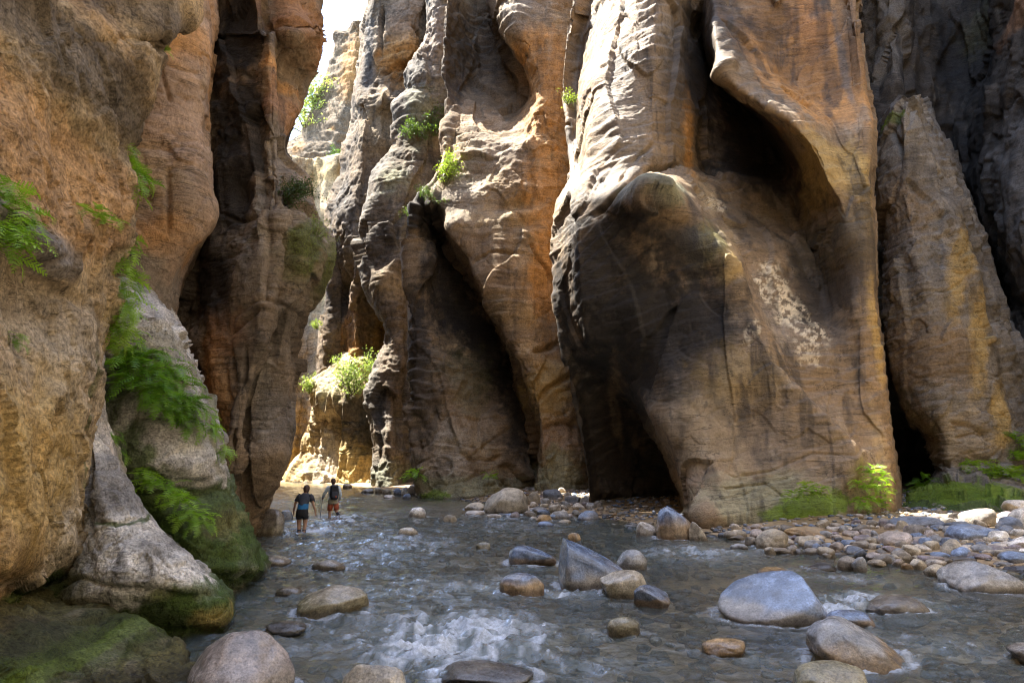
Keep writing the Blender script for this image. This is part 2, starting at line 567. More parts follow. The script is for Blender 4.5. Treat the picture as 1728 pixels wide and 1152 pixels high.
# near wall at the left edge
cliff('tufa_cliff', 'tall ochre rock wall with tufa crust, nearest the viewer on the left', [
    (0,    '-500/4.2 -60/6.8 90/8.6 210/10.0 300/10.9 334/12.0 300/15'),
    (60,   '-500/4.2 -60/6.8 90/8.6 190/9.8 255/10.6 286/11.7 262/15'),
    (110,  '-500/4.2 -60/6.8 90/8.5 180/9.6 228/10.4 250/11.5 235/15'),
    (180,  '-500/4.2 -60/6.7 80/8.4 160/9.5 200/10.3 217/11.4 205/15'),
    (245,  '-500/4.2 -60/6.7 80/8.3 150/9.4 182/10.2 196/11.3 185/15'),
    (300,  '-500/4.2 -60/6.6 80/8.2 155/9.3 195/10.1 212/11.2 195/15'),
    (345,  '-500/4.2 -60/6.6 80/8.1 155/9.2 196/10.0 214/11.1 195/15'),
    (400,  '-500/4.2 -60/6.5 70/7.9 145/9.1 185/10.0 203/11.1 190/15'),
    (440,  '-500/4.2 -60/6.5 65/7.9 135/9.3 175/10.2 191/11.1 178/15'),
    (500,  '-500/4.2 -60/6.8 65/8.3 130/9.4 172/10.2 189/11.1 176/15'),
    (575,  '-500/4.2 -60/6.8 65/8.3 130/9.3 158/10.1 170/11.0 160/15'),
    (660,  '-500/4.2 -60/6.7 60/8.2 115/9.2 143/10.0 152/10.9 145/15'),
    (776,  '-500/4.2 -60/6.6 50/8.0 105/9.1 130/9.9 138/10.8 130/15'),
    (876,  '-500/4.2 -60/6.5 45/7.8 95/8.9 120/9.6 128/10.6 120/15'),
    (925,  '-500/4.2 -60/6.5 40/7.8 95/9.0 122/9.7 136/10.6 125/15'),
    (960,  '-500/4.3 -60/6.6 30/8.0 85/9.5 110/10.4 125/11.2 115/15'),
    (1000, '-500/4.4 -60/6.8 20/9.0 70/10.6 100/11.2 115/11.8 105/15'),
    (1050, '-500/4.4 -60/7.4 20/9.6 70/10.9 100/11.5 115/12.0 105/15'),
    (None, '-500/4.4 -60/7.6 20/9.8 70/11.0 100/11.6 115/12.2 105/15')],
    rock_a, 'tan', seed=3, step=3.0, top=((16, -1.0, 0), (46, -2.0, 0)), back=((-5, 6), (-12, -2)),
    lump=(0.22, 1.5), bed=(0.02, 0.5, (0.1, 0.1)), bed2=(0.01, 0.12), fine=0.06, facet=(0.07, 0.5), plates=(0.14, 1.5), streak=0.15, mottle=('orange', 0.5),
    cracks=[([(150, 345), (138, 400), (145, 430)], 0.06, 0.18), ([(205, 300), (216, 345), (195, 400)], 0.05, 0.15),
            ([(35, 440), (65, 450), (100, 430)], 0.05, 0.14)],
    bumps=[(60, 405, 45, 30, 0, 0.16), (110, 20, 100, 60, 20, 0.15), (60, 475, 50, 18, 10, -0.14), (30, 760, 60, 150, 0, 0.1)],
    stains=[(60, 40, 170, 90, 0, 'dark', 0.75), (270, 40, 60, 90, -50, 'dark', 0.7), (20, 250, 90, 120, 0, 'grey', 0.5),
            (120, 110, 60, 50, 0, 'grey', 0.4), (165, 330, 40, 120, 0, 'orange', 0.5), (75, 420, 40, 32, 0, 'bluegrey', 0.8),
            (60, 540, 60, 60, 0, 'grey', 0.5), (60, 620, 90, 90, 0, 'pale', 0.5), (50, 800, 80, 140, 0, 'yellow', 0.6),
            (120, 900, 30, 60, 0, 'pale', 0.6), (60, 1040, 110, 62, 8, 'moss', 0.9), (20, 1010, 60, 30, 25, 'moss', 0.9),
            (120, 960, 30, 28, 30, 'moss', 0.8), (135, 740, 5, 120, 0, 'moss', 0.6)])

# orange slab behind it
cliff('sandstone_slab', 'smooth pinkish orange rock slab with diagonal bedding beside the black cliff', [
    (0,   '120/16 260/16.6 348/17.8 372/22'),
    (100, '120/16 250/16.5 347/17.6 365/22'),
    (165, '110/16 240/16.4 338/17.5 350/22'),
    (240, '100/16 230/16.3 337/17.3 350/22'),
    (270, '100/16 230/16.2 344/17.1 352/22'),
    (345, '100/16 230/16.1 347/17.0 352/22'),
    (390, '100/16 230/16.0 339/17.0 347/22'),
    (425, '100/16 225/16.1 320/17.2 330/22'),
    (470, '100/16 220/16.3 301/17.4 305/22'),
    (520, '100/16 215/16.4 291/17.5 296/22'),
    (570, '100/16 215/16.4 290/17.5 296/22'),
    (700, '100/16 215/16.2 300/17.3 306/22'),
    (None, '100/16 215/16.2 310/17.2 320/22')],
    rock_b, 'pink', seed=8, step=2.7, top=((22, -1.0, 0), (47, -2.5, 0)), back=((-4, 3), (-10, 2)),
    lump=(0.12, 2.0), bed=(0.03, 0.33, (0.55, 0.1)), bed2=(0.012, 0.09), fine=0.025, facet=(0.05, 0.9), plates=(0.16, 1.9), streak=0.12, mottle=('orange', 0.6),
    cracks=[([(270, 105), (282, 140), (292, 175)], 0.04, 0.12), ([(288, 285), (289, 340), (287, 390)], 0.05, 0.12),
            ([(289, 285), (340, 262)], 0.04, 0.1)],
    bumps=[(318, 330, 30, 60, 0, 0.25)],
    stains=[(320, 70, 30, 40, 0, 'orange', 0.7), (320, 320, 30, 60, 0, 'brown', 0.6), (250, 500, 60, 80, 0, 'grey', 0.75),
            (270, 390, 40, 30, 20, 'orange', 0.6), (230, 300, 60, 60, 0, 'tan', 0.5)])

# black streaked cliff with the rib, left bank
cliff('varnished_cliff', 'black streaked overhanging cliff with a narrow vertical rib, left of the sky gap', [
    (0,   '330/25 357/21.4 400/20.6 437/20 449/20.9 500/21.4 542/23 530/25.6'),
    (60,  '330/25 354/21.4 405/20.6 455/20 464/21.0 500/20.8 533/22.4 520/25.6'),
    (90,  '328/25 351/21.4 405/20.6 457/20 466/21.0 497/21.4 525/22.4 515/25.6'),
    (115, '325/25 349/21.4 405/20.5 459/20 468/21.2 496/22.2 515/23.0 508/25.6'),
    (150, '322/25 345/21.4 405/20.5 461/20 470/21.2 496/21.8 516/22.8 508/25.6'),
    (190, '315/25 335/21.4 400/20.4 462/19.9 472/21.0 492/21.6 512/22.6 500/25.6'),
    (240, '318/25 340/21.4 402/20.4 462/19.9 470/20.9 477/21.4 483/22.4 478/25.6'),
    (270, '320/25 342/21.4 404/20.3 463/19.9 471/20.8 481/21.2 493/22.2 485/25.6'),
    (300, '320/25 343/21.4 405/20.3 464/19.8 472/20.6 495/20.9 520/22.0 505/25.6'),
    (345, '318/25 347/21.3 405/20.2 465/19.8 473/20.4 498/20.5 527/21.6 510/25.6'),
    (375, '312/25 340/21.3 405/20.1 465/19.7 473/20.1 503/20.0 540/21.2 520/25.6'),
    (405, '300/25 325/21.6 400/20.0 463/19.6 472/19.9 510/19.8 556/21.0 535/25.6'),
    (440, '290/25 312/21.9 395/19.9 458/19.5 470/19.8 512/19.7 558/20.9 535/25.6'),
    (470, '280/25 300/22.2 390/19.9 455/19.4 467/19.8 508/19.8 553/20.9 530/25.6'),
    (525, '275/25 292/22.2 384/19.8 448/19.3 461/19.8 493/19.9 521/20.9 505/25.6'),
    (570, '280/25 296/21.4 380/19.7 441/19.3 455/19.9 482/20.0 503/20.9 490/25.6'),
    (620, '318/25 335/20.6 385/19.7 425/19.5 440/20.0 470/20.1 499/21.0 485/25.6'),
    (680, '335/25 352/20.4 385/19.8 409/19.6 418/20.1 455/20.2 481/21.0 470/25.6'),
    (741, '350/25 368/20.3 387/19.8 401/19.6 411/20.2 450/20.2 481/20.9 470/25.6'),
    (770, '356/25 375/20.3 389/19.8 399/19.6 409/20.2 450/20.2 485/20.9 470/25.6'),
    (816, '366/25 385/20.3 394/19.9 399/19.8 409/20.3 446/20.4 474/21.3 462/25.6'),
    (856, '378/25 396/20.4 400/20.1 406/20.0 413/20.6 436/20.9 452/21.8 442/25.6'),
    (905, '398/25 410/20.8 413/20.6 416/20.5 419/21.0 425/21.4 432/22.2 430/25.6'),
    (None, '402/25 414/20.8 417/20.6 420/20.5 423/21.0 427/21.4 434/22.2 432/25.6')],
    rock_b, 'brown', seed=14, step=2.3, top=((30, -1.2, 0), (46, -3, 0)), back=((-6, 10, -22), (-14, 4)),
    lump=(0.2, 1.8), bed=(0.05, 0.6, (0.15, 0.1)), bed2=(0.015, 0.12), fine=0.035, facet=(0.13, 0.8), plates=(0.26, 1.5), streak=0.35, mottle=('grey', 0.5),
    cracks=[([(462, 70), (466, 250), (470, 350), (462, 450), (450, 550)], 0.05, 0.2),
            ([(414, 590), (410, 666), (402, 751), (400, 800)], 0.06, 0.3), ([(345, 350), (400, 372), (450, 366)], 0.06, 0.15),
            ([(390, 640), (380, 560), (400, 545), (440, 520)], 0.1, 0.25)],
    bumps=[(380, 290, 30, 40, 0, 0.3), (495, 40, 30, 45, -30, 0.3), (400, 330, 20, 50, 20, -0.25), (385, 200, 30, 30, 0, -0.2),
           (360, 640, 18, 60, 10, 0.2)],
    stains=[(400, 60, 65, 110, 0, 'varnish_and_shade', 0.97), (395, 190, 62, 110, 0, 'varnish_and_shade', 0.97), (385, 320, 55, 90, 0, 'varnish_and_shade', 0.92), (350, 480, 50, 80, 10, 'varnish_and_shade', 0.85),
            (430, 420, 25, 60, 0, 'grey', 0.7), (448, 250, 14, 200, 0, 'grey', 0.6), (500, 30, 35, 50, -30, 'rust', 0.7),
            (470, 118, 22, 16, 30, 'orange', 0.8), (495, 190, 20, 50, 0, 'rust', 0.6), (505, 430, 40, 50, 0, 'olive', 0.8),
            (520, 420, 25, 50, 0, 'moss', 0.5), (480, 560, 40, 50, 0, 'dark', 0.5), (355, 640, 30, 90, 15, 'orange', 0.55),
            (370, 560, 40, 40, 0, 'rust', 0.5), (455, 700, 30, 60, 0, 'bluegrey', 0.6), (445, 800, 40, 50, 0, 'brown', 0.6)])

# mossy skirts at the foot of the left bank
cliff('mossy_ledge', 'sloping grey ledge with fern fringe and dark mossy underside, left bank', [
    (470, '150/15.2 185/15.3 205/15.6 222/16.4 235/19'),
    (505, '150/14.9 195/14.7 230/14.8 262/15.6 275/18.5'),
    (540, '150/14.5 200/14.0 245/14.0 285/14.8 300/18'),
    (590, '150/14.0 195/13.6 255/13.5 302/14.3 312/18'),
    (640, '150/13.6 190/13.2 260/13.1 325/14.0 335/18'),
    (690, '150/13.3 185/12.8 262/12.8 345/13.9 352/18'),
    (740, '150/13.1 185/12.6 270/12.6 358/13.8 365/18'),
    (790, '150/13.0 195/12.5 285/12.5 370/13.7 378/18'),
    (830, '160/13.3 210/12.9 300/13.0 384/13.9 392/18'),
    (870, '170/13.4 225/12.8 315/12.7 400/13.8 408/18'),
    (915, '180/13.4 240/12.6 330/12.5 420/13.8 428/18'),
    (960, '190/13.4 250/12.6 345/12.6 441/13.9 446/18'),
    (985, '190/13.8 260/13.0 345/13.0 420/14.0 430/18'),
    (None, '190/14.4 260/13.7 345/13.6 400/14.4 415/18')],
    rock_m, 'white', seed=21, step=2.6, back=((-4, 3), (-5, 3)), lump=(0.24, 0.9), bed=(0.03, 0.3, (0.3, 0.1)), bed2=(0.02, 0.1),
    fine=0.06, facet=(0.16, 0.5), streak=0.2, mottle=('grey', 0.5), cat='ledge', group='mossy ledges',
    cracks=[([(195, 800), (260, 800), (330, 815), (370, 800)], 0.05, 0.1)],
    bumps=[(300, 730, 50, 50, 0, 0.12)],
    stains=[(260, 610, 90, 75, -35, 'olive', 0.5), (190, 660, 20, 60, 0, 'moss', 0.5), (300, 720, 60, 40, 0, 'grey', 0.5), (290, 860, 130, 62, -15, 'moss', 0.9), (370, 930, 90, 70, 0, 'moss', 0.75),
            (390, 900, 40, 50, -20, 'olive', 0.7), (330, 960, 70, 50, 0, 'moss', 0.9), (210, 770, 60, 50, -30, 'moss', 0.8),
            (230, 880, 60, 40, 0, 'moss', 0.8), (355, 770, 16, 40, -30, 'white', 0.6)])

cliff('crusted_rock', 'white crusted rock apron streaked purple with mossy foot, left bank', [
    (600, '120/11.6 146/11.2 156/11.2 166/11.6 168/14'),
    (660, '118/11.5 142/11.0 155/11.0 168/11.5 170/14'),
    (711, '115/11.4 140/10.8 156/10.8 174/11.4 178/14'),
    (760, '112/11.2 138/10.6 160/10.5 188/11.2 192/14'),
    (800, '110/11.0 136/10.4 165/10.2 204/11.0 208/14'),
    (845, '110/10.9 138/10.2 178/10.0 228/10.8 232/14'),
    (872, '110/10.9 140/10.1 190/9.9 246/10.7 250/14'),
    (900, '115/10.9 142/10.0 200/9.8 270/10.6 276/14'),
    (935, '80/10.9 146/9.8 210/9.6 307/10.4 312/14'),
    (966, '60/10.6 148/9.6 215/9.5 342/10.3 348/14'),
    (990, '50/10.2 148/9.5 220/9.5 364/10.3 368/14'),
    (1012, '48/9.9 146/9.5 225/9.6 383/10.4 386/14'),
    (1030, '52/9.8 145/9.7 225/9.7 384/10.4 388/14'),
    (1050, '70/10.1 150/10.2 230/9.9 376/10.4 382/14'),
    (1065, '80/11.2 150/10.5 235/10.0 360/10.4 370/14'),
    (1100, '80/11.2 160/10.5 240/10.0 330/10.3 345/14'),
    (None, '80/11.4 160/10.7 240/10.2 318/10.5 335/14')],
    rock_m, 'white', seed=29, step=2.4, back=((-3, 2), (-3, 2)), lump=(0.09, 0.8), bed=(0.02, 0.3, (0.3, 0.1)), bed2=(0.012, 0.08),
    fine=0.05, facet=(0.035, 0.3), flute=(0.05, 0.25, (0.15, 0, 1)), streak=0.1, mottle=('pink', 0.35), cat='rock', group='mossy ledges',
    cracks=[([(165, 876), (200, 882), (238, 874)], 0.03, 0.07), ([(240, 865), (250, 900), (300, 965)], 0.03, 0.07),
            ([(148, 700), (146, 800), (150, 900)], 0.05, 0.15), ([(290, 960), (270, 940), (262, 925)], 0.03, 0.06)],
    stains=[(170, 800, 24, 90, 12, 'bluegrey', 0.65), (215, 840, 32, 26, 0, 'bluegrey', 0.75), (150, 690, 12, 80, 0, 'grey', 0.6), (205, 965, 12, 40, 22, 'bluegrey', 0.7), (255, 925, 12, 40, 30, 'bluegrey', 0.6),
            (100, 1010, 50, 70, 0, 'olive', 0.9), (70, 1000, 40, 50, 0, 'moss', 0.7), (135, 1060, 50, 40, 0, 'moss', 0.8), (300, 1050, 100, 45, -8, 'moss', 0.95), (345, 1010, 45, 30, 0, 'moss', 0.8), (270, 1010, 24, 14, 0, 'moss', 0.6),
            (250, 1000, 40, 12, 0, 'olive', 0.5), (205, 880, 36, 3, 0, 'moss', 0.8), (350, 1050, 24, 20, 0, 'yellow', 0.5), (260, 1100, 120, 40, 0, 'moss', 0.9)])

cliff('mossy_boulder', 'low mossy slab filling the bottom left corner at the water', [
    (975, '-250/8.6 -40/9.4 60/10.2 110/10.8 130/11.4 140/13'),
    (1000, '-250/7.4 -40/8.4 60/9.4 130/10.0 185/10.9 195/13'),
    (1030, '-250/6.6 -40/7.6 60/8.6 150/9.3 225/10.1 235/13'),
    (1060, '-250/6.0 -40/7.0 60/8.0 160/8.8 262/9.4 272/12'),
    (1095, '-250/5.6 -40/6.6 70/7.5 180/8.3 298/8.8 308/12'),
    (1120, '-250/5.4 -40/6.4 70/7.3 190/8.0 312/8.5 318/12'),
    (1155, '-250/5.3 -40/6.3 75/7.2 190/7.8 316/8.3 322/12'),
    (1200, '-250/5.3 -40/6.3 75/7.2 190/7.8 308/8.2 318/12'),
    (None, '-250/5.3 -40/6.3 75/7.2 190/7.8 308/8.2 316/12')],
    rock_m, 'olive', seed=33, tone=0.7, step=2.9, back=((-3, 3), (-2, 4)), lump=(0.16, 0.8), bed=(0.02, 0.3, (0.2, 0.1)), bed2=(0.02, 0.1),
    fine=0.05, facet=(0.12, 0.45), streak=0.1, mottle=('moss', 0.9), cat='boulder', group='mossy ledges',
    cracks=[([(60, 1040), (120, 1050), (180, 1040)], 0.06, 0.12)],
    stains=[(150, 1092, 16, 7, -30, 'pale', 0.8), (190, 1102, 30, 3, -25, 'pale', 0.8), (225, 1118, 20, 4, -30, 'pale', 0.5), (60, 1110, 90, 60, 0, 'moss', 0.7),
            (250, 1130, 60, 40, 0, 'olive', 0.6), (90, 1120, 22, 14, 0, 'mossbright', 0.5), (30, 1060, 40, 40, 0, 'dark', 0.5)])
# big buttress on the right bank
# columns: back, left edge, hollow, ridge, front, knob, crest, valley, hollow, lip, face, corner, right edge, cleft
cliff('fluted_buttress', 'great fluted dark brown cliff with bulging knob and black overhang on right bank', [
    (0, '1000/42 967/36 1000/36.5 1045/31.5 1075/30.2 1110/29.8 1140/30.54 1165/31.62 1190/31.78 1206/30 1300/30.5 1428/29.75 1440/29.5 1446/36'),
    (60, '1000/42 957/36 985/36.6 1032/31.0 1070/29.8 1105/29.4 1140/30.60 1165/32.45 1188/33.60 1208/28.65 1310/30.4 1432/29.55 1446/29.2 1450/36'),
    (130, '990/42 950/36 975/36.4 1011/30.6 1065/29.4 1105/29.2 1145/30.60 1178/32.90 1206/35.10 1228/27.90 1330/30.2 1438/29.30 1456/29 1460/36'),
    (170, '990/42 953/36 975/36 1005/30.3 1065/29.2 1105/29.1 1148/30.60 1190/33.10 1240/35.50 1275/27.70 1365/29.6 1441/28.95 1462/29 1466/36'),
    (205, '990/42 958/35.5 975/35.4 1000/30.1 1065/29.0 1105/29.0 1150/30.50 1195/33.10 1275/35.30 1332/27.50 1402/28.8 1454/28.25 1470/28.4 1473/36'),
    (255, '990/41 961/35 972/34.4 992/29.9 1058/28.7 1102/28.8 1150/30.50 1197/33.10 1300/35.10 1372/27.40 1420/28.2 1454/27.90 1470/28.3 1473/36'),
    (285, '990/40 966/34 975/33 986/29.7 1050/28.5 1095/28.4 1145/30.30 1195/32.80 1315/34.90 1385/27.30 1428/27.8 1453/27.65 1469/28.2 1472/36'),
    (305, '990/39 965/32.4 972/31.5 982/29.4 1040/27.9 1095/26.45 1142/27.55 1190/30.70 1322/33.40 1392/27.30 1432/27.6 1453/27.50 1468/28.1 1471/36'),
    (340, '985/38 947/31 957/30.2 975/28.8 1032/27.5 1090/25.75 1158/26.75 1204/29.80 1340/33.00 1412/27.50 1440/27.5 1454/27.45 1467/28.0 1470/36'),
    (380, '975/38 938/30.8 950/30.0 975/28.5 1030/27.80 1092/26.85 1190/26.75 1222/28.90 1350/32.20 1425/27.50 1444/27.4 1455/27.35 1469/27.9 1472/36'),
    (420, '970/38 934/30.8 947/29.9 975/28.4 1030/28.10 1100/27.45 1218/26.40 1245/28.40 1362/30.60 1432/27.65 1447/27.3 1457/27.25 1470/27.8 1473/36'),
    (470, '970/38 934/30.9 946/30.0 977/28.5 1035/28.30 1118/27.65 1241/26.40 1266/28.00 1378/29.80 1436/27.45 1451/27.2 1461/27.15 1473/27.7 1476/36'),
    (520, '975/38 938/31.1 951/30.2 982/28.8 1040/28.40 1128/27.65 1256/26.30 1286/27.60 1390/29.00 1440/27.15 1453/27.1 1464/27.05 1475/27.6 1478/36'),
    (580, '985/38 951/31.4 965/30.8 992/29.6 1048/29.10 1130/27.60 1287/25.75 1312/26.95 1400/27.4 1442/27.1 1457/26.9 1468/26.98 1481/27.5 1484/36'),
    (640, '995/38 961/31.8 978/32.0 1015/32.2 1070/29.60 1135/27.00 1318/25.55 1346/26.55 1412/26.8 1447/26.8 1462/26.7 1474/26.78 1487/27.4 1490/36'),
    (700, '1005/38 975/32.2 993/33.0 1078/34 1104/27.4 1160/26.3 1386/25.25 1404/26.05 1430/26.3 1456/26.4 1470/26.4 1484/26.48 1495/27.2 1498/36'),
    (760, '1012/38 986/32.5 1004/33.6 1110/35 1136/26.9 1190/25.6 1440/25.0 1456/25.5 1466/25.8 1477/25.9 1486/26 1495/26.08 1504/26.9 1507/36'),
    (805, '1016/38 992/32.6 1010/33.8 1132/35.4 1154/26.2 1205/25.0 1430/24.8 1452/25.1 1466/25.3 1480/25.5 1490/25.7 1500/25.78 1511/26.6 1514/36'),
    (835, '1020/38 995/32.6 1012/34 1146/36 1166/25.6 1215/24.7 1400/24.6 1440/24.9 1462/25.1 1480/25.3 1492/25.5 1502/25.58 1513/26.4 1516/36'),
    (862, '1020/38 998/33 1015/37 1156/38 1175/25.0 1225/24.4 1400/24.4 1440/24.7 1462/25 1480/25.2 1492/25.4 1502/25.48 1514/26.4 1517/36'),
    (None, '1020/38 998/33.5 1015/38 1156/38.5 1176/24.6 1225/24.0 1400/24.1 1440/24.5 1462/24.8 1480/25.0 1492/25.3 1502/25.38 1514/26.4 1517/36')],
    rock_c, 'brown', seed=41, crease=0.22, step=2.4, top=((27, 0.4, 0.3), (46, 2.5, 1.5)), back=((6.5, 24, 46), (1, 12)),  # unseen back deepened and raised to shade the wall behind
    lump=(0.20, 3.0), bed=(0.07, 0.6, (-0.3, 0.0)), bed2=(0.022, 0.17), plates=(0.24, 2.6), zones=((1050, 250, 70, 110, 0.07, 0.40, (-0.25, 0.0)), (1060, 270, 60, 80, 0.08, 0.95, (-0.2, 0.0)), (1020, 440, 80, 110, 0.12, 0.6, (-0.75, 0.2)), (1400, 640, 90, 80, 0.12, 0.5, (0.1, 0))), flute=(0.03, 0.9, (0.75, -0.2, 0.6)), fine=0.025, facet=(0.06, 1.5), joint=0.4,
    streak=0.6, mottle=('grey', 0.5),
    cracks=[([(1000, 360), (1030, 330), (1060, 300), (1095, 283), (1140, 280)], 0.14, 0.55), ([(1200, 325), (1240, 318), (1260, 308)], 0.03, 0.12),
            ([(1180, 790), (1240, 800), (1300, 790), (1370, 760), (1450, 765)], 0.035, 0.09),
            ([(1160, 800), (1220, 822), (1290, 812), (1330, 842)], 0.03, 0.09), ([(1040, 300), (1080, 260), (1110, 240)], 0.08, 0.2)],
    bumps=[(1112, 318, 52, 30, 0, 0.6), (1230, 470, 25, 60, -30, 0.15), (1250, 640, 40, 60, 0, 0.2), (1225, 110, 16, 30, -25, 0.35),
           (1430, 410, 25, 40, 0, 0.25), (1290, 340, 60, 40, 0, -0.2), (1040, 200, 30, 90, 10, 0.3), (1395, 660, 40, 40, 0, -0.2), (1200, 870, 60, 25, 0, 0.25)],
    stains=[(1350, 90, 120, 130, 0, 'orange', 0.9), (1400, 180, 60, 60, 0, 'orange', 0.7), (1300, 30, 40, 90, 0, 'dark', 0.6), (1370, 40, 30, 70, 0, 'rust', 0.5), (1415, 100, 7, 110, 0, 'bluegrey', 0.8),
            (1440, 60, 20, 90, 0, 'dark', 0.6), (1410, 270, 60, 60, 0, 'yellow', 0.7), (1455, 300, 16, 100, 0, 'yellow', 0.6), (1430, 400, 40, 50, 0, 'yellow', 0.45),
            (1180, 130, 60, 110, 0, 'varnish_and_shade', 0.8), (1290, 230, 100, 140, -30, 'varnish_and_shade', 0.9), (1380, 470, 60, 110, -20, 'varnish_and_shade', 0.75), (1250, 370, 80, 60, 0, 'dark', 0.6), (1150, 170, 45, 120, 0, 'dark', 0.6),  # hollow: manganese coating, darkened further with the lip's shade painted in
            (1160, 240, 16, 80, 0, 'orange', 0.8), (1195, 330, 24, 50, -10, 'tan', 0.6), (1235, 400, 22, 60, -20, 'tan', 0.5), (990, 150, 22, 110, 0, 'brown', 0.7),
            (1060, 200, 45, 140, 0, 'grey', 0.55), (1110, 310, 60, 28, 0, 'lichengreen', 0.7), (1195, 400, 36, 50, -35, 'olive', 0.85), (1150, 420, 40, 40, 0, 'varnish_and_shade', 0.8), (1225, 455, 20, 40, -20, 'yellow', 0.6),
            (1010, 480, 90, 140, 0, 'varnish_and_shade', 0.95), (1100, 560, 100, 110, 0, 'varnish_and_shade', 0.92), (1180, 530, 70, 80, 0, 'varnish_and_shade', 0.9), (1020, 740, 70, 130, 0, 'varnish_and_shade', 0.8), (1120, 780, 40, 80, -20, 'varnish_and_shade', 0.8),  # overhung face and cave: black mineral coating plus painted overhang shade
            (1330, 510, 34, 85, 22, 'lichen', 0.95), (1370, 590, 22, 40, 20, 'lichen', 0.6), (1210, 345, 30, 22, 0, 'lichen', 0.5), (1265, 560, 10, 40, -30, 'lichen', 0.6),
            (1240, 640, 60, 60, 0, 'yellow', 0.4), (1330, 720, 120, 60, 0, 'brown', 0.5), (1200, 740, 60, 60, 0, 'tan', 0.45), (1200, 830, 40, 40, 0, 'pink', 0.4),
            (1300, 845, 110, 40, 0, 'lichengreen', 0.55), (1390, 848, 60, 20, 8, 'mossbright', 0.85), (1330, 864, 40, 12, 0, 'mossbright', 0.8), (1465, 830, 34, 50, 0, 'olive', 0.7),
            (1500, 780, 12, 90, 0, 'tan', 0.6), (1480, 560, 14, 90, 0, 'yellow', 0.6), (1040, 690, 8, 60, 14, 'brown', 0.9)])

